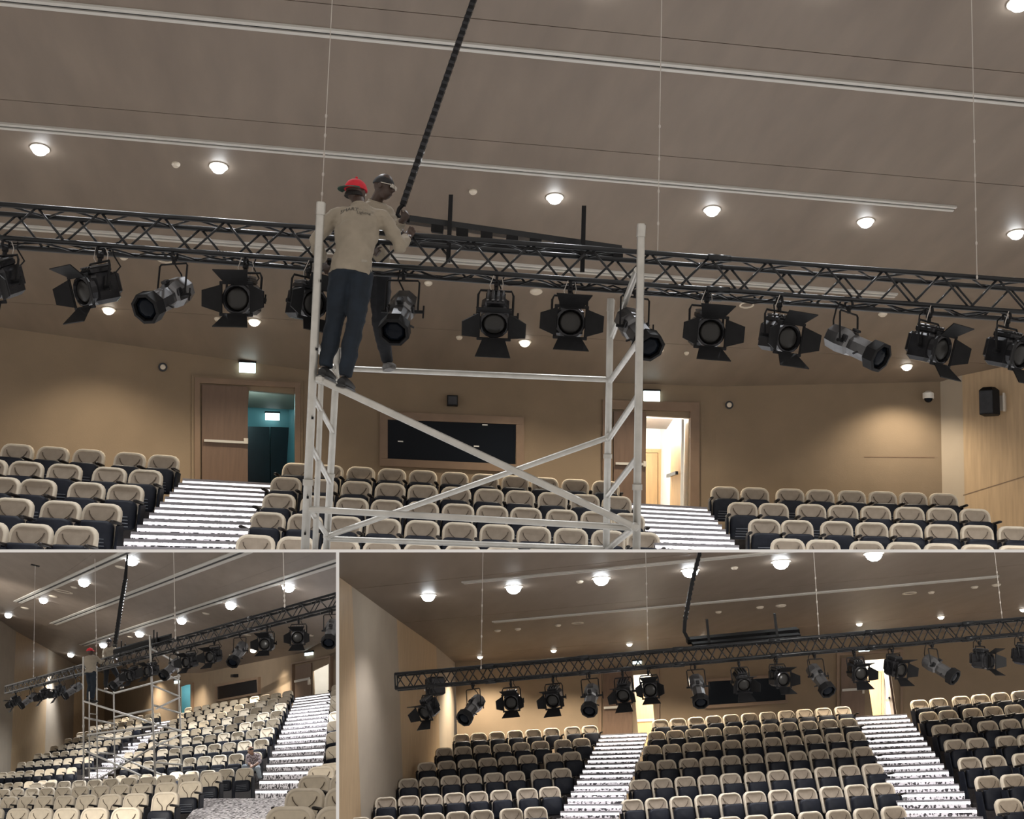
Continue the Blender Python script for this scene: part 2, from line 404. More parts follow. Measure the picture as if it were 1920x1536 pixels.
def stairs(hall, top, bot, n, label):
    """top, bot = ((u,v,d) left, (u,v,d) right) of the nosings; n steps between"""
    CUR[0] = hall; up = UP[hall]; L = []; Rr = []
    for i in range(n + 1):
        k = i / n
        for lst, a, b in ((L, bot[0], top[0]), (Rr, bot[1], top[1])):
            A, B = P(*a), P(*b); lst.append(A + (B - A) * k)
    root = None
    for i in range(n):
        l0, r0, l1, r1 = L[i], Rr[i], L[i + 1], Rr[i + 1]; fw = ((l1 - l0) - up * (l1 - l0).dot(up)).normalized()
        rl = (l1 - l0).dot(up); rr_ = (r1 - r0).dot(up)
        lb, rb = l1 - up * rl, r1 - up * rr_
        tread = MB().hexa([p - up * .06 for p in (l0, r0, rb, lb)], [l0, r0, rb, lb])
        tread.hexa([lb, rb, rb + fw * .06, lb + fw * .06], [l1 - up * .012, r1 - up * .012, r1 + fw * .06 - up * .012, l1 + fw * .06 - up * .012])
        if root is None: st = root = struct('stairs', tread, 'stair_carpet', label)
        else: st = obj('step', tread, 'stair_carpet', root)
        o = .015
        e = lambda p, z, k: p + up * z - fw * k
        par = root
        obj('nosing', MB().hexa([e(l1, -.03, .03), e(r1, -.03, .03), e(r1, -.03, 0), e(l1, -.03, 0)], [e(l1, .006, .03), e(r1, .006, .03), e(r1, .006, -.06), e(l1, .006, -.06)]), 'nosing', par)
        h = rl * {'A': .34, 'B': .2, 'C': .32}[hall]
        obj('light_strip', MB().hexa([e(l1, -.035 - h, .02), e(r1, -.035 - h, .02), e(r1, -.035 - h, 0), e(l1, -.035 - h, 0)], [e(l1, -.035, .02), e(r1, -.035, .02), e(r1, -.035, 0), e(l1, -.035, 0)]), 'stair_led', par)
    return root

# ---------------------------------------------------------------- truss and stage lamps
def truss(hall, a, b, size, periods, rc, rb, label, tilt=0.0):
    """a, b = front top chord ends (world points)"""
    CUR[0] = hall; x = (b - a); L = x.length; x.normalize(); up = UP[hall]; z = (up - x * up.dot(x)).normalized(); y = z.cross(x)
    m4 = mtx(a, Matrix((x, y, z)).transposed()); s = size
    t = thing('lighting_truss', label, 'truss', m4)
    me = MB().tube([(0, 0, 0), (L, 0, 0)], rc, 10).mesh('chord', 'truss_paint', True)
    for cy, cz in ((0, 0), (s, 0), (0, -s), (s, -s)): inst('chord', me, t, Matrix.Translation((0, cy, cz)))
    st = L / periods; h = st / 2
    segs = {'fu': ((0, 0, -s), (h, 0, 0)), 'fd': ((h, 0, 0), (st, 0, -s)), 'bu': ((0, s, 0), (h, s, -s)), 'bd': ((h, s, -s), (st, s, 0)), 'tu': ((0, 0, 0), (h, s, 0)), 'td': ((h, s, 0), (st, 0, 0)), 'lu': ((0, s, -s), (h, 0, -s)), 'ld': ((h, 0, -s), (st, s, -s))}
    ms = {k: MB().tube(v, rb, 6).mesh('brace', 'truss_paint', True) for k, v in segs.items()}
    for i in range(periods):
        for k in segs: inst('brace', ms[k], t, Matrix.Translation((i * st, 0, 0)))
    ef = MB()
    for xx in (0, L):
        ef.tube([(xx, 0, 0), (xx, s, 0)], rb * 1.3, 6); ef.tube([(xx, 0, -s), (xx, s, -s)], rb * 1.3, 6); ef.tube([(xx, 0, 0), (xx, 0, -s)], rb * 1.3, 6); ef.tube([(xx, s, 0), (xx, s, -s)], rb * 1.3, 6)
    obj('end_frame', ef, 'truss_paint', t)
    k = max(2, int(periods / 5))
    sp = MB()
    sm = sp.tube([(-.10, 0, 0), (.10, 0, 0)], rc * 1.35, 10).mesh('splice_sleeve', 'truss_paint', True)
    for i in range(1, k):
        for zz in (0, -s):
            for yy in (0, s): inst('splice_sleeve', sm, t, Matrix.Translation((L * i / k, yy, zz)))
    return m4, L, s
LAMPM = {}
def oct_(r, y, n=8, rx=1.0, rz=1.0): return [(r * rx * math.cos(2 * math.pi * (i + .5) / n), y, r * rz * math.sin(2 * math.pi * (i + .5) / n)) for i in range(n)]
def lamp_meshes():
    # ---- fresnel with barn doors: pivot at the origin, beam towards -y
    g = {}
    b = MB(); b.bbox((0, .03, 0), (.21, .22, .23), .03); b.bbox((0, .03, .135), (.15, .18, .05), .012); b.bbox((0, .15, .02), (.15, .06, .17), .02)
    g['body'] = b.mesh('body', 'lamp_metal')
    g['cooling_fin'] = MB().bbox((0, .03, .166), (.02, .17, .018), .005).mesh('cooling_fin', 'lamp_shell')
    c = MB(); c.loft([oct_(.115, -.07, 16), oct_(.115, -.125, 16), oct_(.098, -.13, 16), oct_(.09, -.11, 16)], True, False)
    g['lens_barrel'] = c.mesh('lens_barrel', 'lamp_metal')
    l = MB(); l.loft([oct_(.092, -.105, 16), oct_(.07, -.122, 16), oct_(.03, -.13, 16)], True, True); g['lens'] = l.mesh('lens', 'lens_glass', True)
    fr = MB(); fr.bbox((0, -.134, .118), (.26, .014, .024), .004); fr.bbox((0, -.134, -.118), (.26, .014, .024), .004); fr.bbox((.118, -.134, 0), (.024, .014, .22), .004); fr.bbox((-.118, -.134, 0), (.024, .014, .22), .004)
    g['door_frame'] = fr.mesh('door_frame', 'black_paint')
    def flap(wd0, wd1, ln):
        m = MB(); t = .004
        q = [(-wd0 / 2, 0, 0), (wd0 / 2, 0, 0), (wd1 / 2, 0, ln), (-wd1 / 2, 0, ln)]
        return m.hexa([(x, -t, z) for x, y, z in q], [(x, t, z) for x, y, z in q]).mesh('barn_door', 'black_paint')
    g['barn_a'] = flap(.17, .27, .15); g['barn_b'] = flap(.21, .12, .14)
    y = MB(); wv = .135
    y.tube([(-wv, 0, 0), (-wv, 0, .17), (-wv * .88, 0, .205), (wv * .88, 0, .205), (wv, 0, .17), (wv, 0, 0)], .009, 6); g['yoke'] = y.mesh('yoke', 'black_paint')
    k = MB(); k.tube([(wv - .02, 0, 0), (wv + .045, 0, 0)], .018, 8); k.tube([(wv + .04, 0, -.03), (wv + .04, 0, .04)], .007, 6); g['knob'] = k.mesh('knob', 'black_paint'); g['pivot'] = MB().tube([(-wv - .03, 0, 0), (-wv + .02, 0, 0)], .018, 8).mesh('pivot', 'black_paint')
    h = MB(); h.tube([(0, 0, .20), (0, 0, .235)], .016, 8); h.bbox((0, 0, .255), (.035, .05, .05), .01); h.tube([(0, -.035, .265), (0, -.03, .31), (0, 0, .33), (0, .035, .31), (0, .038, .27)], .010, 6); g['hook_clamp'] = h.mesh('hook_clamp', 'black_paint')
    w1 = MB(); w1.tube([(.03, .10, .12), (.06, .14, .20), (.02, .10, .28), (.06, .05, .34), (.12, .06, .36)], .006, 6); g['power_cable'] = w1.mesh('power_cable', 'black_paint')
    w2 = MB(); w2.tube([(-.02, .02, .16), (-.05, -.02, .24), (-.02, -.03, .33), (.03, 0, .35), (.05, .03, .27), (.03, .04, .17)], .0035, 5); g['safety_wire'] = w2.mesh('safety_wire', 'wire')
    LAMPM['F'] = g
    # ---- profile spot: long octagonal barrel
    g2 = dict(yoke=None); wv = .13
    b = MB(); b.loft([oct_(.06, .20), oct_(.105, .17), oct_(.115, .06), oct_(.105, -.02), oct_(.085, -.05)]); g2['body'] = b.mesh('body', 'lamp_shell')
    c = MB(); c.loft([oct_(.088, -.04), oct_(.092, -.08), oct_(.092, -.30), oct_(.085, -.31)]); g2['lens_barrel'] = c.mesh('lens_barrel', 'lamp_shell')
    r = MB(); r.loft([oct_(.096, -.22), oct_(.125, -.24), oct_(.125, -.33), oct_(.10, -.335), oct_(.095, -.31)], True, False); g2['front_hood'] = r.mesh('front_hood', 'black_paint')
    l = MB(); l.loft([oct_(.096, -.312, 8), oct_(.05, -.322, 8)], True, True); g2['lens'] = l.mesh('lens', 'dark_glass', True)
    g2['shutters'] = [MB().bbox((sx * .10, -.01, .03), (.02, .05, .06), .006).mesh('shutter_handle', 'lamp_metal') for sx in (-1, 1)] + [MB().bbox((0, -.02, .115), (.05, .06, .025), .006).mesh('shutter_handle', 'lamp_metal')]
    g2['focus'] = [MB().tube([(sx * .09, -.16, -.03), (sx * .125, -.16, -.05)], .009, 6).mesh('focus_knob', 'lamp_metal') for sx in (-1, 1)]
    y = MB(); y.tube([(-wv, 0, 0), (-wv, 0, .235), (-wv * .9, 0, .25), (wv * .9, 0, .25), (wv, 0, .235), (wv, 0, 0)], .008, 6); g2['yoke'] = y.mesh('yoke', 'black_paint')
    k = MB(); k.tube([(wv - .03, 0, 0), (wv + .05, 0, 0)], .014, 8); k.tube([(wv + .045, 0, -.05), (wv + .045, 0, .05)], .007, 6); g2['knob'] = k.mesh('knob', 'black_paint'); g2['pivot'] = MB().tube([(-wv - .03, 0, 0), (-wv + .03, 0, 0)], .014, 8).mesh('pivot', 'black_paint')
    h = MB(); h.tube([(0, 0, .245), (0, 0, .275)], .015, 8); h.bbox((0, 0, .29), (.035, .05, .045), .01); h.tube([(0, -.035, .30), (0, -.03, .335), (0, 0, .35), (0, .035, .335), (0, .038, .30)], .010, 6); g2['hook_clamp'] = h.mesh('hook_clamp', 'black_paint')
    w1 = MB(); w1.tube([(0, .14, .10), (-.02, .13, .20), (-.06, .08, .28), (-.04, .04, .36)], .007, 6); g2['power_cable'] = w1.mesh('power_cable', 'black_paint')
    LAMPM['P'] = g2
lamp_meshes()
def stage_lamp(hall, hang, rot3, kind, pan, tilt, label, scale=1.0, doors=(38, 38, 62, 62), full=True):
    """hang = point on the lower chord; lamp hangs below it"""
    CUR[0] = hall; g = LAMPM[kind]; drop = .335 if kind == 'F' else .355
    m4 = mtx(hang, rot3 @ Matrix.Rotation(math.radians(pan), 3, 'Z')) @ Matrix.Scale(scale, 4) @ Matrix.Translation((0, 0, -drop))
    t = thing('fresnel_spotlight' if kind == 'F' else 'profile_spotlight', label, 'spotlight', m4, 'stage lamps hanging under the truss, ' + VIEW[hall])
    T = Matrix.Rotation(math.radians(tilt), 4, 'X')
    b = inst('body', g['body'], t, T)
    if kind == 'F':
        for i in range(4): inst('cooling_fin', g['cooling_fin'], b, Matrix.Translation((-.057 + .038 * i, 0, 0)))
        inst('lens_barrel', g['lens_barrel'], t, T); inst('lens', g['lens'], t, T)
        df = inst('door_frame', g['door_frame'], t, T)
        Z = math.radians
        tr = Matrix.Translation
        for nm, loc, ra, ang in (('barn_a', (0, -.14, .115), 0, doors[0]), ('barn_a', (0, -.14, -.115), 180, doors[1]), ('barn_b', (.115, -.14, 0), 90, doors[2]), ('barn_b', (-.115, -.14, 0), -90, doors[3])):
            m = tr(loc) @ Matrix.Rotation(-Z(ra), 4, 'Y').inverted() @ Matrix.Rotation(Z(90 - ang), 4, 'X')
            inst('barn_door', g[nm], df, m)
        if full: inst('safety_wire', g['safety_wire'], t)
    else:
        for m_ in g['shutters']: inst('shutter_handle', m_, b)
        br = inst('lens_barrel', g['lens_barrel'], t, T); inst('front_hood', g['front_hood'], br); inst('lens', g['lens'], br)
        for m_ in g['focus']: inst('focus_knob', m_, br)
    for k in ('yoke', 'knob', 'pivot', 'hook_clamp', 'power_cable'): inst(k, g[k], t)
    return t
def wire(hall, a, b, label, links=0, r=.004, col='wire', frac=.25):
    CUR[0] = hall; t = thing('suspension_wire', label, 'wire', Matrix.Translation(b), 'wires holding the truss, ' + VIEW[hall])
    obj('cable', MB().tube([a, b], r, 5), col, t, wspace=True)
    for i in range(links):
        k = 1 - frac * (i / max(1, links - 1)); p = a + (b - a) * k
        obj('shackle', MB().ball(p, (r * 2.6, r * 2.6, r * 5), 6, 5), col, t, wspace=True)
    return t
#@@PEOPLE
#@@HALLS
# ---------------------------------------------------------------- people
def remesh(mb, mats, name, vox, smooth=4, fold=0.0):
    me = mb.mesh(name, mats); o = bpy.data.objects.new(name, me); COL.objects.link(o)
    md = o.modifiers.new('r', 'REMESH'); md.mode = 'VOXEL'; md.voxel_size = vox
    ms = o.modifiers.new('s', 'SMOOTH'); ms.factor = .5; ms.iterations = smooth
    dg = bpy.context.evaluated_depsgraph_get(); nm = bpy.data.meshes.new_from_object(o.evaluated_get(dg))
    bpy.data.objects.remove(o)
    if fold:
        from mathutils import noise
        nos = [v.normal.copy() for v in nm.vertices]
        for v, vn in zip(nm.vertices, nos):
            c = v.co; k = 1.2 * noise.noise(Vector(((c.x + c.z * .5) * 7, c.y * 7, (c.z - c.x * .6) * 12))) + .5 * noise.noise(Vector((c.x * 22, c.y * 22, c.z * 30)))
            v.co = c + vn * (k * fold)
    nm.polygons.foreach_set('use_smooth', [True] * len(nm.polygons)); nm.name = name
    if not nm.materials:
        nm.materials.append(M[mats])
    return nm
def mixp(a, b, k): return a + (b - a) * k
def hand(mb, wrist, d, side, up, s=1.0, curl=.5):
    """palm, four unequal bent fingers and a thumb from the side of the palm; d = hand direction, side = towards the thumb"""
    d = d.normalized(); side = (side - d * side.dot(d)).normalized(); n = d.cross(side)
    mb.tube([wrist - d * .02, wrist + d * .03 * s, wrist + d * .085 * s], [.026 * s, .04 * s, .038 * s], 8, xdir=side, ry=[.022 * s, .018 * s, .014 * s])
    for i, ln in enumerate((.072, .08, .074, .058)):
        b = wrist + d * .078 * s + side * (.028 - .019 * i) * s
        k1 = b + (d * math.cos(curl * .6) + n * math.sin(curl * .6)) * ln * .5 * s
        k2 = k1 + (d * math.cos(curl * 1.7) + n * math.sin(curl * 1.7)) * ln * .5 * s
        mb.tube([b, k1, k2], [.0095 * s, .009 * s, .0075 * s], 6)
    b = wrist + d * .028 * s + side * .032 * s; k1 = b + (side * .75 + d * .65).normalized() * .035 * s; k2 = k1 + (d * .9 + n * .3 + side * .15).normalized() * .03 * s
    mb.tube([b, k1, k2], [.013 * s, .0115 * s, .009 * s], 6)
def person(hall, label, J, face, sleeve, torso_m, leg_m, skin, vox=.012, shoes='shoe_black', foot_dir=None, sock=None, xdir=None, headrot=None, shirt_hem=.0, fat=1.0, fingers=True):
    CUR[0] = hall; q = {k: P(*v) for k, v in J.items()}; up = UP[hall]
    base = q['anL'] if depth(q['anL']) else q['pelvis']
    root = thing('person', label, 'person', Matrix.Translation(base))
    xs = (q['shR'] - q['shL']).normalized() if xdir is None else xdir
    f3 = camv(face); f3 = (f3 - up * f3.dot(up) * .4).normalized(); sx = f3.cross(up).normalized(); hz = sx.cross(f3)
    HR = Matrix((sx, f3, hz)).transposed()
    def limb(mb, a, b, c, r, n=10): 
        mb.tube([a, mixp(a, b, .5), b, mixp(b, c, .35), mixp(b, c, .7), c], [r[0], (r[0] + r[1]) / 2 * 1.03, r[1], r[1] * 1.04, (r[1] + r[2]) / 2, r[2]], n); mb.ball(b, r[1] * 1.0, 8, 6); mb.ball(a, r[0], 8, 6)
    tors = [q['neck'], mixp(q['neck'], q['chest'], .35), q['chest'], mixp(q['chest'], q['pelvis'], .5), q['pelvis']]
    def torso(mb, g, end=None):
        ps = tors + ([end] if end else []); rx = [.075 + g, .165 + g, .175 + g, .15 + g, .165 + g] + ([.168 + g] if end else []); ry = [.065 + g, .095 + g, .118 + g, .105 + g, .118 + g] + ([.122 + g] if end else [])
        mb.tube(ps, [k * fat for k in rx], 14, xdir=xs, ry=[k * fat for k in ry])
        for k in ('shL', 'shR'): mb.tube([mixp(q['neck'], q['chest'], .25), q[k]], [.07 + g, .058 + g], 8)
    # ---- body: one continuous surface
    b = MB(); torso(b, -.012); head = q['head']
    b.tube([q['chest'], q['neck'], mixp(q['neck'], head, .6)], [.06, .056, .056], 10)
    b.ball(head + HR @ Vector((0, -.008, .02)), (.076, .092, .100), 14, 10, HR); b.ball(head + HR @ Vector((0, .03, -.05)), (.055, .062, .07), 12, 8, HR)
    b.ball(head + HR @ Vector((0, .102, -.022)), (.014, .02, .022), 8, 6, HR)
    for sx_ in (-1, 1): b.ball(head + HR @ Vector((sx_ * .078, -.005, -.01)), (.012, .022, .032), 8, 6, HR); b.ball(head + HR @ Vector((sx_ * .03, .08, .022)), (.02, .012, .008), 6, 5, HR)
    b.ball(head + HR @ Vector((0, .088, -.065)), (.024, .012, .010), 8, 5, HR)
    for s_ in 'LR':
        limb(b, q['sh' + s_], q['el' + s_], q['ha' + s_], (.05, .042, .029)); limb(b, q['hip' + s_], q['kn' + s_], q['an' + s_], (.085, .056, .038))
        hd = (q['ha' + s_] - q['el' + s_]).normalized(); sd = up * .6 + xs * (-1 if s_ == 'R' else 1)
        hand(b, q['ha' + s_] - hd * .01, hd, sd, up, 1.0 if fingers else 1.15, .75)
    me = remesh(b, skin, 'body', vox * (.62 if fingers else 1.0), 2)
    body = obj('body', me, skin, root, wspace=True)
    # ---- eyes
    for sx_ in (-1, 1):
        e = MB().ball(head + HR @ Vector((sx_ * .03, .083, .006)), .011, 8, 6, HR); obj('eye', e, 'camera_white', body, wspace=True)
    # ---- clothes
    s = MB(); dn = (q['pelvis'] - q['chest']).normalized(); torso(s, .012, q['pelvis'] + dn * (.05 + shirt_hem))
    for s_ in 'LR':
        w_ = mixp(q['el' + s_], q['ha' + s_], sleeve); limb(s, q['sh' + s_], q['el' + s_], w_, (.068, .057, .043))
    sh = obj('shirt', remesh(s, torso_m, 'shirt', vox, 3, .015), torso_m, root, wspace=True)
    c = MB(); c.tube([mixp(q['neck'], q['chest'], .12), mixp(q['neck'], head, .12)], [.085, .072], 14, xdir=xs, ry=[.08, .068], cap=False); obj('collar', c, torso_m, sh, wspace=True, smooth=60)
    t = MB(); t.tube([mixp(q['chest'], q['pelvis'], .93), q['pelvis'], q['pelvis'] + dn * .08], [.15, .168, .165], 14, xdir=xs, ry=[.10, .122, .12])
    for s_ in 'LR':
        t.ball(mixp(q['hip' + s_], q['pelvis'], .10), (.105, .115, .11), 10, 8); limb(t, q['hip' + s_], q['kn' + s_], q['an' + s_], (.103, .074, .056))
    obj('trousers', remesh(t, leg_m, 'trousers', vox, 3, .009), leg_m, root, wspace=True)
    fd = camv(foot_dir) if foot_dir else f3
    for s_ in 'LR':
        a = q['an' + s_]; fdd = (fd - up * fd.dot(up)).normalized(); sb = MB()
        sb.tube([a - fdd * .07 - up * .055, a - fdd * .02 - up * .045, a + fdd * .08 - up * .055, a + fdd * .16 - up * .065, a + fdd * .19 - up * .07], [.036, .046, .047, .042, .02], 10, xdir=up.cross(fdd), ry=[.03, .045, .036, .026, .014])
        so = obj('shoe', sb, sock or shoes, root, wspace=True, smooth=60)
        obj('sole', MB().tube([a - fdd * .095 - up * .085, a + fdd * .08 - up * .088, a + fdd * .20 - up * .088], [.036, .047, .03], 10, xdir=up.cross(fdd), ry=[.012, .012, .012]), shoes, so, wspace=True, smooth=50)
    return root, q, HR, head, sh, body
def dome(mb, c, HR, r, z0=-.01, n=16, k=6):
    rings = []
    for i in range(k + 1):
        a = math.pi / 2 * i / k; rr = max(.04, math.cos(a)); rings.append([c + HR @ Vector((r[0] * rr * math.cos(2 * math.pi * j / n), r[1] * rr * math.sin(2 * math.pi * j / n), z0 + r[2] * math.sin(a))) for j in range(n)])
    return mb.loft(rings)
def cap(parent, head, HR, m_, brim_ang, under='cap_under', wide=.06):
    o = obj('cap', dome(MB(), head + HR @ Vector((0, -.008, .03)), HR, (.092, .108, .098)), m_, parent, wspace=True, smooth=50)
    mb = MB(); ring0, ring1, ring2, ring3 = [], [], [], []; n = 11
    R2 = HR @ Matrix.Rotation(brim_ang, 3, 'Z'); c = head + HR @ Vector((0, -.008, .028))
    for i in range(n):
        a = math.pi * (.12 + .76 * i / (n - 1)); x, y = math.cos(a), math.sin(a); ext = wide * math.sin(a) ** .6
        ring0.append(c + R2 @ Vector((x * .088, y * .102, .004))); ring1.append(c + R2 @ Vector((x * (.088 + ext * .6), y * (.102 + ext), -.012 - .01 * y)))
        ring2.append(ring0[-1] - HR @ Vector((0, 0, .008))); ring3.append(ring1[-1] - HR @ Vector((0, 0, .006)))
    for i in range(n - 1): mb.hexa([ring2[i], ring2[i + 1], ring3[i + 1], ring3[i]], [ring0[i], ring0[i + 1], ring1[i + 1], ring1[i]])
    obj('brim', mb, under, o, wspace=True)
    obj('button', MB().ball(head + HR @ Vector((0, -.008, .13)), .011, 8, 5), m_, o, wspace=True)
    return o
def shirt_print(parent, txt, centre, xd, ud, size, mm, shirt):
    """lettering laid on the curved back of the shirt"""
    cu = bpy.data.curves.new('print', 'FONT'); cu.body = txt; cu.size = size; cu.align_x = 'CENTER'; cu.resolution_u = 2
    o = bpy.data.objects.new('print', cu); COL.objects.link(o); dg = bpy.context.evaluated_depsgraph_get(); me = bpy.data.meshes.new_from_object(o.evaluated_get(dg)); bpy.data.objects.remove(o)
    bm = bmesh.new(); bm.from_mesh(me); bmesh.ops.subdivide_edges(bm, edges=bm.edges, cuts=1); bm.to_mesh(me); bm.free()
    xd = xd.normalized(); ud = (ud - xd * ud.dot(xd)).normalized(); n = xd.cross(ud)
    bpy.context.view_layer.update(); inv = WMX[shirt].inverted()
    for v in me.vertices:
        p = centre + xd * v.co.x + ud * v.co.y + n * .5
        ok, loc, nr, _ = shirt.ray_cast(inv @ p, (inv.to_3x3() @ -n).normalized())
        v.co = (WMX[shirt] @ loc + n * .004) if ok else centre + xd * v.co.x + ud * v.co.y
    me.materials.clear(); me.materials.append(M[mm])
    return obj('lettering', me, mm, parent, wspace=True)
# ================================================================ common wall fittings
def sz_of(fc, u, v):
    p = hit(u, v, fc[0]); return ((p - fc[0][0]).dot(fc[1]), (p - fc[0][0]).dot(fc[2]))
def FW(fc, s, z, k): return fc[0][0] + fc[1] * s + fc[2] * z + fc[3] * k     # k > 0 behind the wall
def fbox(fc, s0, s1, z0, z1, k0, k1):
    return MB().hexa([FW(fc, s0, z0, k0), FW(fc, s1, z0, k0), FW(fc, s1, z0, k1), FW(fc, s0, z0, k1)], [FW(fc, s0, z1, k0), FW(fc, s1, z1, k0), FW(fc, s1, z1, k1), FW(fc, s0, z1, k1)])
def vestibule(hall, fc, rect, dep, wm, watts, col, side=(1.2, 1.2), zup=.25):
    CUR[0] = hall; s0, z1 = sz_of(fc, rect[0], rect[1]); s1, z0 = sz_of(fc, rect[2], rect[3]); s0 -= side[0]; s1 += side[1]; z1 += zup; z0 -= .6
    mb = MB()
    for a in ((s0, s1, z0, z1, dep, dep + .1), (s0 - .1, s0, z0, z1, .16, dep + .1), (s1, s1 + .1, z0, z1, .16, dep + .1), (s0, s1, z1, z1 + .1, .16, dep + .1), (s0, s1, z0 - .1, z0, .16, dep + .1)):
        q = fbox(fc, *a); mb.add(q.v, q.f)
    struct('wall_lobby', mb, wm)
    ld = bpy.data.lights.new('lobby_lamp', 'POINT'); ld.energy = watts; ld.color = col; ld.shadow_soft_size = .15
    lo = bpy.data.objects.new('lobby_lamp', ld); COL.objects.link(lo); lo.location = FW(fc, (s0 + s1) / 2, z1 - .35, dep * .45); HALL[lo] = None
    return s0, s1, z0, z1
def wall_thing(hall, fc, name, label, cat, rect, off, parts, group=None):
    """parts: (name, pixel quad, z0, z1, material)"""
    CUR[0] = hall; c = on(fc, (rect[0] + rect[2]) / 2, rect[3], 0); t = thing(name, label, cat, Matrix.Translation(c), group)
    for nm, q, z0, z1, mm in parts: obj(nm, slabq(fc, q, z0, z1), mm, t, wspace=True)
    return t
def exit_sign(hall, fc, u, v, w_, h_, label, k=0.0, off=.0):
    q = rq(u - w_ / 2, v - h_ / 2, u + w_ / 2, v + h_ / 2, k); e = rq(u - w_ / 2 - 1, v - h_ / 2 - 2, u + w_ / 2 + 1, v - h_ / 2 + 1, k)
    return wall_thing(hall, fc, 'exit_sign', label, 'sign', (u - w_ / 2, v, u + w_ / 2, v + h_ / 2), 0, [('housing', e, off, off + .10, 'black_paint'), ('lit_face', q, off + .02, off + .08, 'sign_glow')], 'lit exit signs')
def door_leaf(hall, fc, rect, k, label, bar_v=None, m_='door_wood', name='door_1', off=.0):
    u0, v0, u1, v1 = rect
    CUR[0] = hall
    d = struct(name, slabq(fc, rq(u0, v0, u1, v1, k), off, off + .05), m_, label)
    if bar_v:
        obj('push_bar', slabq(fc, rq(u0 + (u1 - u0) * .04, bar_v - 2.2, u1 - (u1 - u0) * .02, bar_v + 2.2, k), off + .08, off + .13), 'slot_rail', d)
        obj('latch_box', slabq(fc, rq(u1 - (u1 - u0) * .10, bar_v - 4, u1 - (u1 - u0) * .01, bar_v + 6, k), off + .05, off + .14), 'trim_ring', d)
    return d
def trim_frame(hall, fc, rect, k, wpx, name, mm='door_trim', z=.07, sides='LTR'):
    u0, v0, u1, v1 = rect; CUR[0] = hall; mb = MB()
    def ad(q): b = slabq(fc, q, 0, z); mb.add(b.v, b.f)
    if 'L' in sides: ad(rq(u0 - wpx, v0 - wpx - k * wpx, u0, v1, k))
    if 'R' in sides: ad([(u1, v0 + k * (u1 - u0) - wpx), (u1 + wpx, v0 + k * (u1 - u0) - wpx), (u1 + wpx, v1 + k * (u1 - u0)), (u1, v1 + k * (u1 - u0))])
    if 'T' in sides: ad(rq(u0, v0 - wpx, u1, v0, k))
    if 'B' in sides: ad(rq(u0 - wpx, v1, u1 + wpx, v1 + wpx, k))
    return struct(name, mb, mm)

# ================================================================ upper hall
H = 'A'; CUR[0] = H
XA = Vector((1, 0, 0))
cA = P(960, 707, 24.0)
PLA = plane3(cA, cA + XA, P(960, 0, 13.1))
ceiling(H, PLA, XA, [(960, -330), (960, 42), (960, 268), (960, 626), (960, 790)], -17, 17)
slot(H, PLA, (-90, -10), (2010, 199), .15, 'widest pale linear ceiling slot near the top edge, upper view')
slot(H, PLA, (-90, 226), (1790, 390), .14, 'pale linear ceiling slot running beside the bright downlights, upper view')
slot(H, PLA, (-60, 417), (1680, 553), .15, 'pale linear ceiling slot seen through the truss, upper view')
topsA = [(-260, 577), (580, 695), (1343, 725), (1763, 716), (1804, 704), (2060, 650)]
FA = walls(H, PLA, topsA, ['wall_fabric', 'wall_fabric', 'wall_fabric', 'wall_grey', 'wall_wood'], ['wall_back', 'wall_back', 'wall_back', 'wall_right', 'wall_right'], 8.0,
           {0: [(467, 732, 551, 960)], 1: [(1212, 780, 1292, 990)]})
print('A wall depth', [round(depth(hit(u, v, PLA)), 1) for u, v in topsA])
# left doorway
vestibule(H, FA[0], (467, 732, 551, 960), 3.0, 'teal_paint', 26, (.55, .95, 1.0), (.8, .3))
def at_depth_facet(fc, k): return ((fc[0][0] + fc[3] * k, fc[0][1]), fc[1], fc[2], fc[3])
fb = at_depth_facet(FA[0], 2.9)
d = door_leaf(H, fb, (460, 800, 505, 960), .03, 'black inner door behind the open doorway under the teal wall, upper view', None, 'dark_door', 'door_2')
d = door_leaf(H, fb, (507, 801, 560, 960), .03, 'black inner door with pale edge behind the teal-walled doorway, upper view', None, 'dark_door', 'door_2')
exit_sign(H, fb, 510, 781, 26, 14, 'lit exit sign on the teal lobby wall inside the doorway, upper view', .03)
exit_sign(H, FA[0], 463, 689, 30, 19, 'lit exit sign above the doorway to the teal lobby, upper view', .06)
door_leaf(H, FA[0], (378, 722, 464, 950), .05, 'closed dark wooden door leaf with push bar beside the teal doorway', 827, 'door_wood', 'door_1')
trim_frame(H, FA[0], (374, 719, 552, 950), .05, 10, 'trim_1')
trim_frame(H, FA[0], (364, 709, 562, 950), .05, 5, 'trim_1', 'wall_fabric', .04)
# right doorway
s0, s1, z0, z1 = vestibule(H, FA[1], (1212, 780, 1292, 990), 3.4, 'white_paint', 120, (1, .97, .93), (.5, .12))
fb = at_depth_facet(FA[1], 3.35)
door_leaf(H, fb, (1196, 850, 1232, 990), .02, 'pale wooden door at the end of the white corridor, upper view', None, 'pale_wood', 'door_3')
trim_frame(H, fb, (1195, 849, 1233, 990), .02, 7, 'trim_2', 'pale_wood', .08, 'TR')
s_r = sz_of(FA[1], 1290, 850)[0]; zt = sz_of(FA[1], 1290, 784)[1]; zb = sz_of(FA[1], 1290, 990)[1]
dl = struct('door_4', fbox(FA[1], s_r - .10, s_r - .045, zb, zt, .2, 1.15), 'pale_wood', 'wooden door leaf standing open into the white corridor, upper view')
obj('push_bar', fbox(FA[1], s_r - .2, s_r - .14, zt - 1.16, zt - 1.09, .25, 1.1), 'lamp_metal', dl)
obj('edge_strip', fbox(FA[1], s_r - .10, s_r - .045, zb, zt, .185, .2), 'white_paint', dl)
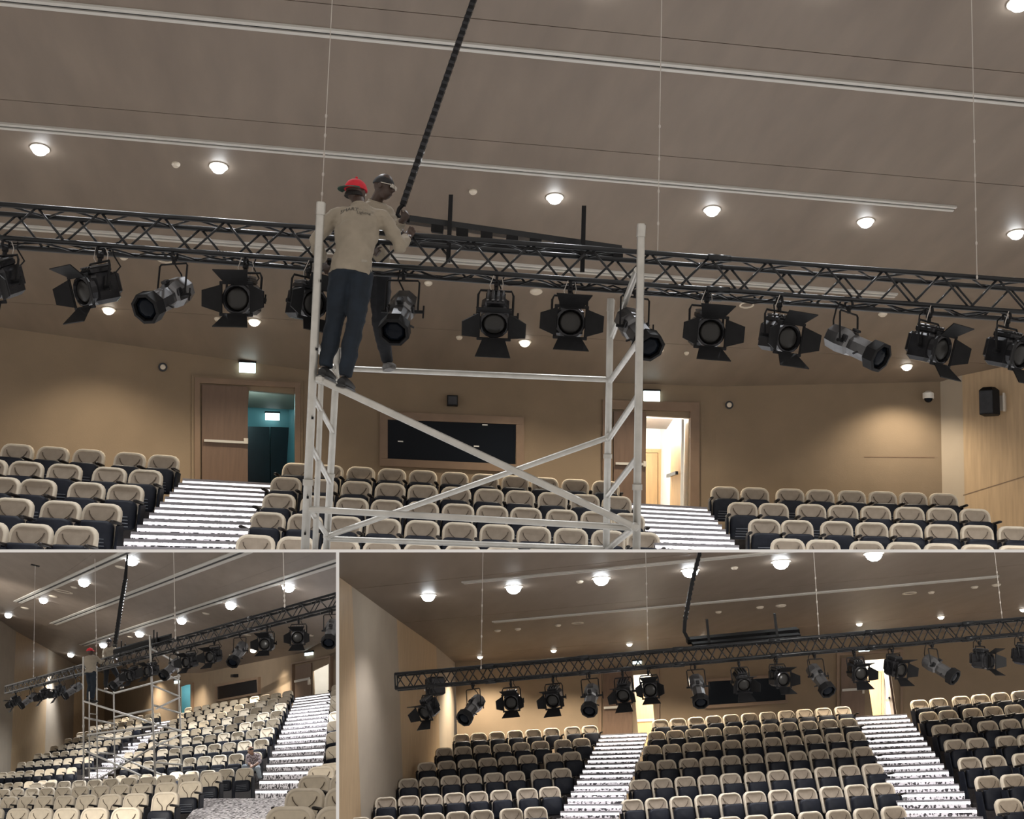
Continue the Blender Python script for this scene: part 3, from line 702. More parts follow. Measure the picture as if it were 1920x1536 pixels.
door_leaf(H, FA[1], (1150, 772, 1210, 990), .03, 'closed dark wooden door leaf behind the scaffold beside the white corridor', 870, 'door_wood', 'door_5')
trim_frame(H, FA[1], (1146, 768, 1293, 990), .03, 17, 'trim_3')
exit_sign(H, FA[1], 1221, 743, 30, 20, 'lit exit sign above the doorway to the white corridor, upper view', .03)
# control window
wq = [(727, 787), (967, 797), (966, 872), (727, 860)]
wn = struct('window_1', slabq(FA[1], wq, .01, .04), 'dark_glass', 'dark control room window in the rear wall, upper view')
fr = MB()
for q in ([(712, 772), (982, 783), (982, 797), (712, 787)], [(712, 860), (982, 872), (982, 886), (712, 874)], [(712, 787), (727, 787), (727, 860), (712, 860)], [(967, 797), (982, 797), (982, 872), (967, 872)]):
    b_ = slabq(FA[1], q, 0, .07); fr.add(b_.v, b_.f)
obj('window_frame', fr, 'door_trim', wn)
for qu, qv in ((751, 828), (893, 837), (909, 797)): obj('glass_glint', slabq(FA[1], rq(qu - 5, qv - 1, qu + 5, qv + 1.2, .04), .04, .05), 'white_paint', wn)  # small reflections in the glass, put in as white pieces
wall_thing(H, FA[1], 'wall_speaker', 'small black box speaker above the control window, upper view', 'speaker', (838, 742, 858, 763), 0, [('cabinet', rq(838, 743, 858, 762, .03), .0, .16, 'black_paint'), ('grille', rq(840, 745, 856, 760, .03), .16, .17, 'lamp_metal')])
def ring_speaker(hall, fc, u, v, r, label):
    CUR[0] = hall; p = on(fc, u, v, .0); t = thing('wall_sounder', label, 'sounder', Matrix.Translation(p), 'round wall fittings')
    n = -fc[3]; mb = MB(); mb.tube([p, p + n * .05], r, 16); obj('rim', mb, 'lamp_metal', t, wspace=True, smooth=40)
    mb = MB(); mb.tube([p + n * .05, p + n * .07], [r * .62, r * .5], 14); obj('cover', mb, 'lamp_off', t, wspace=True, smooth=40)
ring_speaker(H, FA[0], 305, 689, .085, 'round wall fitting beside the left doorway, upper view')
ring_speaker(H, FA[2], 1367, 760, .085, 'round wall fitting beside the white corridor doorway, upper view')
# dome camera
CUR[0] = H; p = on(FA[2], 1735, 745, 0); t = thing('dome_camera', 'white dome security camera on the rear wall corner, upper view', 'camera', Matrix.Translation(p)); n = -FA[2][3]
obj('bracket', MB().tube([p, p + n * .22 + Vector((0, 0, .03))], .045, 10), 'camera_white', t, wspace=True, smooth=40)
obj('housing', MB().tube([p + n * .22 + Vector((0, 0, .09)), p + n * .22 + Vector((0, 0, .05)), p + n * .22 - Vector((0, 0, .06))], [.05, .11, .11], 14), 'camera_white', t, wspace=True, smooth=40)
obj('dome', MB().ball(p + n * .22 - Vector((0, 0, .06)), .085, 12, 8), 'dark_glass', t, wspace=True, smooth=60)
# wall seams
for nm, q, fc in (('trim_4', [(1620, 856), (1752, 857), (1752, 858.5), (1620, 857.5)], FA[2]), ('trim_4', [(1806, 928), (1920, 893), (1920, 894.5), (1806, 929.5)], FA[4])):
    struct(nm, slabq(fc, q, 0, .006), 'door_trim')
# wall loudspeaker
fc = FA[4]; p = on(fc, 1862, 758, .28); x = camv((1, -.04, 0)); y = UP['A'].cross(x); sx = frame('A', .03, -.55)
t = thing('wall_loudspeaker', 'black wall loudspeaker on the lit wooden side wall, upper view', 'speaker', mtx(p, sx))
c = MB(); kk = [(-.16, -.17), (.10, -.20), (.20, -.05), (.14, .16), (-.12, .16)]
c.loft([[(x_, y_, z) for x_, y_ in kk] for z in (-.26, .22)]); c.loft([[(x_ , y_, z) for x_, y_ in kk] for z in (.22,)] + [[(x_ * .6, y_ * .6, .29) for x_, y_ in kk]], False, True)
obj('cabinet', c, 'black_paint', t); obj('grille', MB().hexa([(-.15, -.178, -.24), (.09, -.206, -.24), (.09, -.19, -.24), (-.15, -.16, -.24)], [(-.15, -.178, .2), (.09, -.206, .2), (.09, -.19, .2), (-.15, -.16, .2)]), 'lamp_metal', t)
obj('bracket', MB().box((.26, .10, 0), (.04, .12, .36)).box((.20, .2, 0), (.16, .04, .30)), 'trim_ring', t)

# downlights
for i, (u, v) in enumerate([(-285, 242), (75, 278), (410, 312), (1040, 370), (1335, 393), (1623, 415), (1905, 437)]):
    if i == 0: continue
    downlight(H, PLA, u, v, .105, 'bright ceiling downlight, %s from left in the row above the truss, upper view' % ORD[i - 1], 'lamp_glow', LIGHT['A'])
for i, (u, v) in enumerate([(-160, -125), (220, -88), (600, -55), (1130, -12), (1545, -14), (1910, 5)]):
    if u > 1900: downlight(H, PLA, u, v, .105, 'bright ceiling downlight at the top right corner, upper view', 'lamp_glow', LIGHT['A'])
    else: downlight(H, PLA, u, v - 14, .105, 'bright ceiling downlight of the front row, %s from left, upper view' % ORD[i], 'lamp_glow', LIGHT['A'])
for i, (u, v) in enumerate([(204, 580), (477, 602), (984, 641), (1232, 657), (1700, 686)]):
    downlight(H, PLA, u, v, .10, 'warm recessed downlight, %s from left in the row by the rear wall, upper view' % ORD[i], 'lamp_warm', LIGHT2['A'], (1, .86, .66), 2.2, 'warm downlights by the rear wall')
for u, v, r, rg in ((330, 307, .06, 0), (887, 358, .06, 0), (232, 481, .07, 0), (1005, 546, .11, 0), (803, 530, .07, 0), (1400, 571, .13, 1), (310, 485, .14, 1), (1655, 588, .08, 0), (861, 632, .06, 0), (1287, 661, .05, 0), (408, 597, .06, 0)):
    ceiling_disc(H, PLA, u, v, r, ('open ring' if rg else 'round white') + ' ceiling fitting ' + {330: 'between the two left downlights', 887: 'right of the worker in glasses', 232: 'under the truss left end', 1005: 'large, right of the front-facing lamp', 803: 'beside the silver profile lamp', 1400: 'below the truss right of scaffold', 310: 'below the truss above a profile lamp', 1655: 'below the truss at the right', 861: 'small, low beside the profile lamp', 1287: 'small, low right of scaffold', 408: 'small, low between two left lamps'}[u] + ', upper view', bool(rg))

# seats
SL = [([35, 102, 169, 246, 309], (832.7, 853.5), (61, 59)), ([-16, 52, 124, 208, 275.6], (860.5, 881), (66, 63)), ([-64, 6, 74, 165, 238], (890, 909), (71, 68)), ([-52, 28, 117, 194], (929, 944), (77, 74)), ([-24, 61, 146], (978, 986), (83, 81))]
SCN = [([558, 619, 678, 736, 794, 853, 910, 967, 1022, 1079, 1136], (868.5, 902), (54, 52.5)), ([538, 606, 670, 733, 794, 856, 918, 976, 1037, 1097, 1157], (895, 930.5), (58, 56.5)), ([525, 596, 662, 727, 794, 860, 924, 987, 1054, 1119, 1180], (926, 962.5), (62, 60)),
      ([504, 574, 648, 721, 793, 863, 933, 1002, 1071, 1141, 1206], (960.5, 998), (66.5, 64.5)), ([481, 557, 640, 717, 793, 869, 945, 1020, 1095, 1170], (1003, 1035), (73, 70))]
SR = [([1359, 1415, 1481, 1537, 1596, 1654, 1711, 1768], (912.5, 925), (53, 53)), ([1392, 1450, 1520, 1580, 1641, 1704, 1765, 1827], (942, 954), (56, 56)), ([1433, 1494, 1568, 1634, 1698, 1764, 1831, 1900], (973.5, 987), (60, 60)), ([1477, 1543, 1625, 1694, 1764, 1833, 1903], (1010, 1023), (64, 64))]
seat_rows(H, 'left block', SL, yaw=.04); seat_rows(H, 'centre block', SCN); seat_rows(H, 'right block', SR, side='L')
stairs(H, ((343, 898, 19.2), (513, 907, 20.6)), ((205, 1040, 13.6), (436, 1044, 15.0)), 13, 'white-lit aisle stairs left of the scaffold, upper view')
stairs(H, ((1184, 944, 21.0), (1326, 952, 21.2)), ((1243, 1042, 16.6), (1404, 1046, 16.8)), 10, 'white-lit aisle stairs right of the scaffold, upper view')

# truss and lamps
TA, LA, sA = truss(H, P(-110, 375, 9.77), P(2030, 535, 10.45), .285, 19, .024, .0105, 'black box truss carrying stage lamps across the upper view')
def on_truss(Tm, L, s, u, y=.14, hall='A'):
    # lower chord point that shows at pixel column u
    lo, hi = 0.0, L
    for _ in range(40):
        mid = (lo + hi) / 2; p = R.transposed() @ (Tm @ Vector((mid, y, -s)) - CAM); uu = CX + F * p.x / -p.z
        if uu < u: lo = mid
        else: hi = mid
    return Tm @ Vector((lo, y, -s))
LA_ = [(12, 'F', -20, 28, 'cut by the left edge'), (190, 'F', -38, 22, 'turned left, second from left'), (328, 'P', -22, 32, 'silver, first from left'), (462, 'F', -8, 12, 'with open doors, left of the scaffold'), (580, 'F', 40, 8, 'half hidden by the scaffold leg'), (758, 'P', -6, 42, 'beside the worker legs'), (932, 'F', 0, 40, 'pointing down, right of the workers'), (1070, 'F', 4, 12, 'left of the far scaffold legs'),
       (1192, 'P', 24, 38, 'behind the right scaffold leg'), (1326, 'F', 8, 12, 'first right of the scaffold'), (1462, 'F', 24, 14, 'second right of the scaffold'), (1592, 'P', 42, 28, 'third right of the scaffold'), (1742, 'F', 36, 16, 'near the right wall'), (1888, 'F', 32, 16, 'cut by the right edge')]
RT = TA.to_3x3()
for u, k, pan, tilt, ds in LA_:
    stage_lamp(H, on_truss(TA, LA, sA, u, .02), frame('A', .05, 0), k, pan, tilt, ('black fresnel lamp with barn doors ' if k == 'F' else 'octagonal profile lamp ') + ds + ', upper view', 1.12 if k == 'F' else 1.08)
wire(H, P(640, -330, 10.0), P(602, 400, 10.0), 'suspension wire above the workers, upper view', 6)
wire(H, P(1246, -330, 10.2), P(1233, 480, 10.2), 'suspension wire right of the cable carrier, upper view', 5, frac=.3)
wire(H, P(1815, -330, 10.35), P(1832, 520, 10.35), 'suspension wire near the right edge, upper view', 5, frac=.3)

# loose black cables lying along the lower chords
CUR[0] = H
def draped(Tm, L, s_, x0, x1, sag, y, label, hall, r=.008):
    pts = [Tm @ Vector((x0 + (x1 - x0) * k / 24, y + .03 * math.sin(k * 1.3), -s_ + .03 - sag * abs(math.sin(k / 24 * math.pi * 4)))) for k in range(25)]
    CUR[0] = hall; o = obj('draped_cable', MB().tube(pts, r, 6), 'black_paint', smooth=60); tag(o, label, 'cable', 'cables along the truss')
for x0, x1, sag, y, ds in ((.4, 2.6, .06, .05, 'at the left'), (3.4, 5.6, .09, .10, 'under the cable tray'), (5.2, 7.2, .07, .2, 'right of the scaffold'), (7.6, 9.6, .08, .08, 'at the right')):
    draped(TA, LA, sA, x0, x1, sag, y, 'black cable looped along the truss lower chord %s, upper view' % ds, H)
# cable carrier arm and tray
CUR[0] = H
t = thing('cable_carrier', 'black cable carrier arm hanging from the ceiling to a tray on the truss, upper view', 'cable carrier', Matrix.Translation(P(960, 440, 10.4)))
arm = [P(902, -40, 10.9), P(855, 95, 10.75), P(805, 240, 10.6), P(755, 385, 10.45)]
mb = MB(); mb.tube(arm, .034, 4, xdir=camv((1, 0, 0)), spin=.785); obj('arm', mb, 'black_paint', t, wspace=True)
for i in range(34):
    k = i / 34 * (len(arm) - 1); j = int(k); p = arm[j] + (arm[j + 1] - arm[j]) * (k - j); dr = (arm[j + 1] - arm[j]).normalized()
    if i % 1 == 0: obj('chain_link', MB().tube([p, p + dr * .03], .0365, 4, xdir=camv((1, 0, 0)), spin=.785), 'lamp_metal', t, wspace=True)
obj('elbow', MB().tube([P(757, 382, 10.45), P(748, 392, 10.45), P(745, 402, 10.45), P(752, 411, 10.45), P(768, 414, 10.45)], .02, 6), 'black_paint', t, wspace=True)
x = camv((1, -.148, 0)); up = UP['A']
def bar(p0, p1, h_, dp, mm, nm):
    a, b = P(*p0), P(*p1); y_ = camv((0, 0, -1)) * dp
    return obj(nm, MB().hexa([a, b, b + y_, a + y_], [a + up * h_, b + up * h_, b + up * h_ + y_, a + up * h_ + y_]), mm, t, wspace=True)
bar((757, 413, 10.5), (1166, 471, 10.7), .055, .22, 'truss_paint', 'tray_rail'); bar((770, 450, 10.35), (1168, 484, 10.5), .06, .2, 'black_paint', 'tray_rail')
bar((1150, 484, 10.45), (1168, 485, 10.45), .10, .25, 'black_paint', 'end_plate')
for u in (819, 866, 912, 960, 1004, 1050): bar((u - 11, 424 + (u - 757) * .142 + 1, 10.5), (u + 11, 427 + (u - 757) * .142 + 1, 10.5), .07, .10, 'black_paint', 'cable_block')
for u0, v0, v1 in ((840, 360, 492), (1092, 381, 510)): bar((u0 - 4, v1, 10.3), (u0 + 4, v1, 10.3), (v1 - v0) * 10.3 / F, .04, 'black_paint', 'post')

# scaffold tower
CUR[0] = H; df, db = 9.4, 11.0
t = thing('scaffold_tower', 'pale aluminium scaffold tower with two workers standing on its rails, upper view', 'scaffold', Matrix.Translation(P(880, 1030, 10)))
def st_(nm, a, b, r=.026, mm='aluminium'): return obj(nm, MB().tube([P(*a), P(*b)], r, 10), mm, t, wspace=True, smooth=40)
for a, b, r in (((601.5, 379, df), (571, 1050, df), .034), ((1202, 420, df), (1193, 1050, df), .033), ((633, 652, db), (611, 1050, db), .033), ((1145, 560, db), (1136, 1050, db), .033)):
    l_ = st_('leg', a, b, r); st_('spigot', (a[0] + .7, a[1] + 2, a[2] - .01), (a[0] - .5, a[1] + 24, a[2] - .01), r * 1.12)
    k = .78 if a[1] < 500 else .6; st_('coupler', tuple(a[i] + (b[i] - a[i]) * (k - .005) for i in range(3)), tuple(a[i] + (b[i] - a[i]) * (k + .012) for i in range(3)), r * 1.25)
st_('frame_post', (603, 690, 9.9), (590, 1050, 9.9), .024)
for a, b in (((1195, 506, df), (1147, 632, db)), ((1197, 640, df), (1143, 716, db)), ((1196, 743, df), (1141, 824, db)), ((1195, 858, df), (1139, 930, db)), ((1194, 985, df), (1137, 1032, db))): st_('rung', a, b, .027)
for a, b in (((590, 640, df), (630, 712, db)), ((588, 745, df), (624, 810, db)), ((583, 837, df), (619, 905, db)), ((577, 950, df), (614, 1005, db))): st_('rung', a, b, .024)
for a, b in (((625, 690, db), (1143, 712, db)), ((613, 1010, db), (1142, 1029, db)), ((578, 955, df), (1192, 990, df))): st_('rail', a, b, .027)
st_('diagonal_brace', (600, 712, df - .06), (1190, 988, df - .06), .029); st_('diagonal_brace', (613, 1006, db - .05), (1141, 820, db - .05), .027)
for p in ((600, 712, df - .06), (1190, 988, df - .06), (613, 1006, db - .05), (1141, 820, db - .05), (625, 690, db), (1143, 712, db)):
    q = P(*p); obj('brace_hook', MB().bbox(q, (.07, .09, .07), .02), 'aluminium', t, wspace=True)
# small punched holes in the leg frames
for u, v in ((586, 784), (577, 933), (572, 1001), (602, 527), (594, 655)): obj('leg_hole', MB().box(P(u, v, df - .036), (.017, .012, .02)), 'black_paint', t, wspace=True)
# ================================================================ workers of the upper hall
r1, q1, HR1, hd1, sh1, bd1 = person('A', 'worker in red cap, beige shirt and dark jeans leaning to the truss, upper view', dict(head=(668, 362, 9.80), neck=(674, 389, 9.72), chest=(670, 432, 9.62), pelvis=(659, 502, 9.52),
    shL=(629, 404, 9.70), elL=(592, 452, 9.68), haL=(608, 492, 9.92), shR=(720, 410, 9.70), elR=(750, 462, 9.66), haR=(764, 444, 9.86),
    hipL=(640, 515, 9.52), knL=(628, 602, 9.52), anL=(610, 688, 9.42), hipR=(678, 517, 9.52), knR=(666, 605, 9.48), anR=(646, 706, 9.40)),
    (.50, -.15, -.85), .86, 'shirt_beige', 'denim_dark', 'skin_dark', .012, foot_dir=(.2, 0, -.95), shirt_hem=.02)
cap(r1, hd1, HR1, 'cap_red', math.radians(172), wide=.075)
obj('hair', dome(MB(), hd1 + HR1 @ Vector((0, -.02, -.02)), HR1, (.083, .092, .07), -.02), 'hair', r1, wspace=True, smooth=50)
cc = P(668, 399, 9.6); xd = camv((1, -.03, 0)); ud = camv((.03, 1, -.35))
shirt_print(sh1, 'SMART', P(655, 399, 9.6), xd, ud, .050, 'print_dark', sh1); shirt_print(sh1, 'FOCUS', P(684, 400, 9.6), xd, ud, .048, 'print_pale', sh1); shirt_print(sh1, 'Lighting', P(683, 406, 9.6), xd, ud, .036, 'print_dark', sh1)
obj('belt_patch', MB().bbox(P(683, 489, 9.36), (.05, .012, .02), .004), 'print_pale', r1, wspace=True)
r2, q2, HR2, hd2, sh2, bd2 = person('A', 'worker in dark beanie and glasses behind the truss, upper view', dict(head=(720, 350, 10.62), neck=(704, 380, 10.66), chest=(698, 430, 10.70), pelvis=(700, 508, 10.78),
    shL=(672, 402, 10.72), elL=(668, 450, 10.62), haL=(700, 470, 10.45), shR=(726, 400, 10.62), elR=(741, 432, 10.50), haR=(756, 412, 10.40),
    hipL=(682, 516, 10.78), knL=(664, 602, 10.80), anL=(652, 668, 10.95), hipR=(713, 518, 10.76), knR=(712, 602, 10.74), anR=(727, 678, 10.98)),
    (.85, -.32, .30), .85, 'shirt_beige', 'trouser_black', 'skin_dark', .013, foot_dir=(.35, 0, .9), shoes='shoe_grey')
obj('beanie', dome(MB(), hd2 + HR2 @ Vector((0, -.01, .022)), HR2, (.086, .102, .094)), 'beanie', r2, wspace=True, smooth=50)
g = MB()
for sx_ in (-1, 1): g.bbox(hd2 + HR2 @ Vector((sx_ * .032, .10, .008)), (.05, .008, .034), .003, HR2); g.tube([hd2 + HR2 @ Vector((sx_ * .06, .095, .014)), hd2 + HR2 @ Vector((sx_ * .085, .0, .014))], .004, 5)
obj('glasses', g, 'trim_ring', r2, wspace=True)

# ================================================================ lower right hall
H = 'C'; CUR[0] = H
PLC = plane3(P(857, 1243, 40), P(1920, 1172, 36), P(1278, 1036, 24))
XC = (hit(1873, 1079, PLC) - hit(925, 1166, PLC)).normalized()
ceiling(H, PLC, XC, [(1280, 940), (1280, 1040), (1280, 1119), (1280, 1195), (1280, 1300)], -26, 26)
slot(H, PLC, (868, 1092), (1500, 1031), .22, 'pale linear ceiling slot between the downlights and the top edge, lower right view')
slot(H, PLC, (925, 1166), (1873, 1080), .22, 'longest pale linear ceiling slot above the truss, lower right view')
topsC = [(466, 957), (660, 1100), (744, 1161), (818, 1213), (853, 1243), (1130, 1228), (1700, 1191), (2060, 1162)]
FC = walls(H, PLC, topsC[:5], ['wall_wood', 'wall_grey', 'wall_wood', 'wall_grey'], ['wall_left'] * 4, 12.0, up=camv((-.03, 1, .07)))
FC += walls(H, PLC, topsC[4:], ['wall_fabric'] * 3, ['wall_back'] * 3, 12.0, {1: [(1187, 1266, 1231, 1400), (1622, 1238, 1686, 1370)]})
print('C wall depth', [round(depth(hit(u, v, PLC)), 1) for u, v in topsC])
vestibule(H, FC[5], (1187, 1266, 1231, 1400), 4.0, 'white_paint', 300, (1, .94, .84), (.6, .3)); fb = at_depth_facet(FC[5], 3.9)
door_leaf(H, fb, (1190, 1299, 1236, 1400), -.05, 'pale wooden door inside the left doorway, lower right view', 1352, 'pale_wood', 'door_6')
door_leaf(H, FC[5], (1131, 1262, 1186, 1400), -.06, 'closed dark wooden door leaf left of the lit doorway, lower right view', 1328, 'door_wood', 'door_7')
trim_frame(H, FC[5], (1128, 1258, 1232, 1400), -.06, 5, 'trim_5')
vestibule(H, FC[5], (1622, 1238, 1686, 1370), 4.5, 'white_paint', 380, (1, .95, .86), (1.2, .1)); fb = at_depth_facet(FC[5], 4.4)
door_leaf(H, fb, (1626, 1264, 1652, 1370), -.05, 'pale wooden door at the corridor end, lower right view', None, 'pale_wood', 'door_8'); trim_frame(H, fb, (1625, 1263, 1653, 1370), -.05, 4, 'trim_6', 'pale_wood', .08, 'TR')
s_r = sz_of(FC[5], 1684, 1290)[0]; zt = sz_of(FC[5], 1684, 1242)[1]; zb = sz_of(FC[5], 1684, 1370)[1]
dl = struct('door_9', fbox(FC[5], s_r - .22, s_r - .12, zb, zt, .2, 1.5), 'door_wood', 'wooden door leaf standing open in the right doorway, lower right view'); obj('push_bar', fbox(FC[5], s_r - .32, s_r - .26, zt - 1.1, zt - 1.02, .25, 1.4), 'lamp_metal', dl)
door_leaf(H, FC[5], (1577, 1234, 1621, 1370), -.06, 'closed dark wooden door leaf beside the white corridor, lower right view', 1295, 'door_wood', 'door_10')
trim_frame(H, FC[5], (1574, 1230, 1688, 1370), -.06, 5, 'trim_7')
exit_sign(H, FC[5], 1620, 1219, 20, 7, 'lit exit sign under the truss beside the white corridor, lower right view', -.06)
exit_sign(H, FC[5], 1195, 1243, 16, 6, 'lit exit sign behind the truss above the left doorway, lower right view', -.06)
wn = struct('window_2', slabq(FC[5], [(1328, 1279), (1472, 1270), (1473, 1313), (1329, 1323)], .01, .05), 'dark_glass', 'dark control room window in the rear wall, lower right view')
fr = MB()
for q in ([(1323, 1274), (1477, 1264), (1477, 1270), (1323, 1279)], [(1323, 1323), (1477, 1313), (1477, 1319), (1323, 1329)], [(1323, 1279), (1328, 1279), (1329, 1323), (1323, 1323)], [(1472, 1270), (1477, 1270), (1477, 1313), (1473, 1313)]):
    b_ = slabq(FC[5], q, 0, .09); fr.add(b_.v, b_.f)
obj('window_frame', fr, 'door_trim', wn)
ring_speaker(H, FC[4], 1107, 1214 + 14, .1, 'round wall fitting near the left doorway, lower right view')
for i, (u, v) in enumerate([(803, 1116), (963, 1100), (1127, 1084), (1294, 1069), (1464, 1053), (1638, 1037.5)]):
    downlight(H, PLC, u, v, .16 if u < 900 else .175, 'bright ceiling downlight, %s from left in the main row, lower right view' % ORD[i], 'lamp_glow', LIGHT['C'], (.98, .97, 1))
for i, (u, v) in enumerate([(900, 1231), (1038, 1219), (1180, 1207), (1319, 1195), (1611, 1169), (1764, 1156), (1918, 1142)]):
    downlight(H, PLC, u, v, .09, 'small warm downlight, %s from left in the row by the rear wall, lower right view' % ORD[i], 'lamp_warm', LIGHT2['C'], (1, .86, .66), 2.2, 'warm downlights by the rear wall')
for u, v, r, rg, ds in ((1083, 1168, .17, 1, 'left of the cable arm'), (1705, 1112, .18, 1, 'at the right under the long slot'), (1464, 1135, .14, 0, 'above the tall tray post'), (1425, 1138, .1, 0, 'left of the tall tray post'), (1746, 1110, .08, 0, 'right of the open ring'), (933, 1182, .09, 0, 'below the slot left end'), (971, 1179, .09, 0, 'second below the slot left end'), (1046, 1172, .09, 0, 'left of the left open ring'), (1087, 1090, .08, 0, 'between two left downlights'), (1377, 1064, .08, 0, 'right of the cable arm'), (1347, 1147, .08, 0, 'beside the short tray post'), (1827, 1100, .09, 0, 'near the right slot end'), (1868, 1096, .11, 0, 'by the right suspension wire')):
    ceiling_disc(H, PLC, u, v, r, ('open ring' if rg else 'round white') + ' ceiling fitting ' + ds + ', lower right view', bool(rg))
def c7(xs): return [640 + x / 3 for x in xs]
def c8(xs): return [1280 + x / 3 for x in xs]
def vv(a, b): return (1030 + a / 3, 1030 + b / 3)
CLs = [(c7([675, 770, 872, 975, 1077, 1180, 1297, 1395]), vv(1040, 992), (31, 31)), (c7([577, 682, 790, 902, 1010, 1117, 1243, 1348]), vv(1117, 1063), (33.5, 33)), (c7([477, 590, 705, 820, 932, 1045, 1187, 1293]), vv(1198, 1139), (35.5, 35.5)),
       (c7([375, 492, 612, 733, 855, 975, 1118, 1235]), vv(1289, 1231), (37.5, 38)), (c7([248, 378, 508, 635, 763, 895, 1042, 1170]), vv(1394, 1336), (41, 41)), (c7([100, 235, 378, 515, 652, 790, 953, 1090]), vv(1508, 1449), (44, 44.5))]
CCs = [([1237, 1270, 1304, 1337, 1370, 1404, 1438, 1473, 1507, 1542, 1578], (1349.5, 1325), (32, 33)), ([1230, 1265, 1300, 1335, 1371, 1406, 1442, 1477, 1514, 1552, 1588], (1372, 1347), (33.5, 35)), ([1222, 1258, 1295, 1332, 1370, 1408, 1446, 1484, 1523, 1563, 1603], (1398, 1372), (35, 37)),
       ([1208, 1248, 1290, 1328, 1368, 1410, 1451, 1492, 1533, 1574, 1615], (1427.5, 1400), (37.5, 39.5)), ([1198, 1240, 1283, 1326, 1368, 1413, 1456, 1500, 1545, 1590, 1634], (1462, 1432), (40, 42.5)), ([1184, 1229, 1275, 1322, 1367, 1413, 1460, 1508, 1556, 1603, 1653], (1499, 1468), (43, 46)), ([1218, 1268, 1318, 1367, 1416, 1467, 1518, 1570, 1621, 1673], (1541, 1512), (46, 49))]
CRs = [(c8([1325, 1432, 1560, 1668, 1780, 1893]), vv(848, 797), (34.5, 36)), (c8([1377, 1487, 1623, 1740, 1858, 1980]), vv(915, 865), (36.5, 38)), (c8([1450, 1562, 1708, 1833, 1960]), vv(987, 945), (39, 40)), (c8([1523, 1648, 1812, 1935]), vv(1070, 1041), (42, 43)), (c8([1605, 1745, 1910]), vv(1170, 1147), (45, 46)), (c8([1705, 1850, 2000]), vv(1275, 1255), (49, 50)), (c8([1823, 1990]), vv(1402, 1390), (54, 55))]
seat_rows(H, 'left block', CLs, slots=False); seat_rows(H, 'centre block', CCs, slots=False); seat_rows(H, 'right block', CRs, slots=False, side='L')
stairs(H, ((1126, 1378, 36.5), (1213, 1374, 35.5)), ((1036, 1550, 24.6), (1150, 1550, 24.2)), 17, 'white-lit aisle stairs between left and centre blocks, lower right view')
stairs(H, ((1604, 1344, 34.0), (1700, 1339, 32.6)), ((1706, 1550, 22.3), (1856, 1550, 20.6)), 18, 'white-lit aisle stairs between centre and right blocks, lower right view')
TC, LC, sC = truss(H, P(740, 1264, 22.0), P(2000, 1152, 21.4), .27, 36, .027, .011, 'black box truss carrying stage lamps across the lower right view')
LC_ = [(802, 'F', -45, 30, 'first from left'), (886, 'P', -42, 35, 'leftmost of its kind'), (957, 'F', -14, 12, 'third lamp from left'), (1036, 'F', -24, 22, 'fourth lamp from left'), (1104, 'P', -22, 45, 'second of its kind from left'), (1166, 'F', -24, 30, 'left of the lit left doorway'), (1214, 'F', -12, 8, 'in front of the lit left doorway'), (1302, 'P', -8, 50, 'left of the control window'), (1384, 'F', 2, 30, 'before the control window left part'), (1454, 'F', 14, 14, 'before the control window right part'),
       (1526, 'P', 12, 48, 'right of the control window'), (1600, 'F', 4, 22, 'left of the white corridor'), (1671, 'F', 22, 22, 'right of the white corridor'), (1746, 'P', 38, 38, 'turned right, rightmost of its kind'), (1834, 'F', 34, 12, 'second from right'), (1912, 'F', 34, 18, 'cut by the right edge')]
for u, k, pan, tilt, ds in LC_:
    stage_lamp(H, on_truss(TC, LC, sC, u, .02), frame('C', -.08, YAW['C'] * .6), k, pan, tilt, ('black fresnel lamp with barn doors ' if k == 'F' else 'silver profile lamp ') + ds + ', lower right view', 1.25, full=False, doors=(30, 30, 38, 38))
for a, b, ds in (((906, 1010), (902, 1252), 'near the truss left end'), ((1210, 1010), (1215, 1222), 'above the left doorway'), ((1524, 1010), (1536, 1196), 'right of the cable tray'), ((1862, 1010), (1880, 1168), 'near the right edge')):
    wire(H, P(*a, 21.8), P(*b, 21.8), 'suspension wire %s, lower right view' % ds, 6, .006, frac=.6)
CUR[0] = H
t = thing('cable_carrier', 'black cable carrier arm and tray on the truss, lower right view', 'cable carrier', Matrix.Translation(P(1400, 1200, 22)))
arm = [P(1316, 1020, 22.6), P(1297, 1095, 22.4), P(1284, 1165, 22.3), P(1283, 1185, 22.3), P(1292, 1202, 22.3)]
obj('arm', MB().tube(arm, .045, 4, xdir=camv((1, 0, 0)), spin=.785), 'black_paint', t, wspace=True)
for i in range(16):
    k = i / 16; p = P(1316 + (1284 - 1316) * k - 2 * math.sin(k * 3.14), 1020 + 145 * k, 22.6 - .3 * k); obj('chain_link', MB().tube([p, p + camv((-.15, -1, 0)) * .05], .055, 4, xdir=camv((1, 0, 0)), spin=.785), 'lamp_metal', t, wspace=True)
up = UP['C']
bar((1290, 1209, 22.2), (1500, 1189, 22.2), .09, .25, 'tray_black', 'tray_rail'); bar((1300, 1214, 21.9), (1502, 1196, 21.9), .06, .2, 'tray_black', 'tray_rail')
for u0, v0, v1 in ((1331, 1162, 1214), (1459, 1151, 1204)): bar((u0 - 2, v1, 21.9), (u0 + 2, v1, 21.9), (v1 - v0) * 21.9 / F, .05, 'black_paint', 'post')
CUR[0] = H; p = P(836, 1284, 23)
sp = thing('wall_loudspeaker', 'black loudspeaker behind the truss left end, lower right view', 'speaker', mtx(P(816, 1287, 24), frame('C', -.08, .5)))
obj('cabinet', MB().bbox((0, 0, 0), (.34, .3, .36), .03), 'black_paint', sp); obj('grille', MB().bbox((0, -.155, 0), (.28, .02, .3), .01), 'lamp_metal', sp); obj('bracket', MB().box((0, .3, 0), (.08, .35, .08)), 'trim_ring', sp)
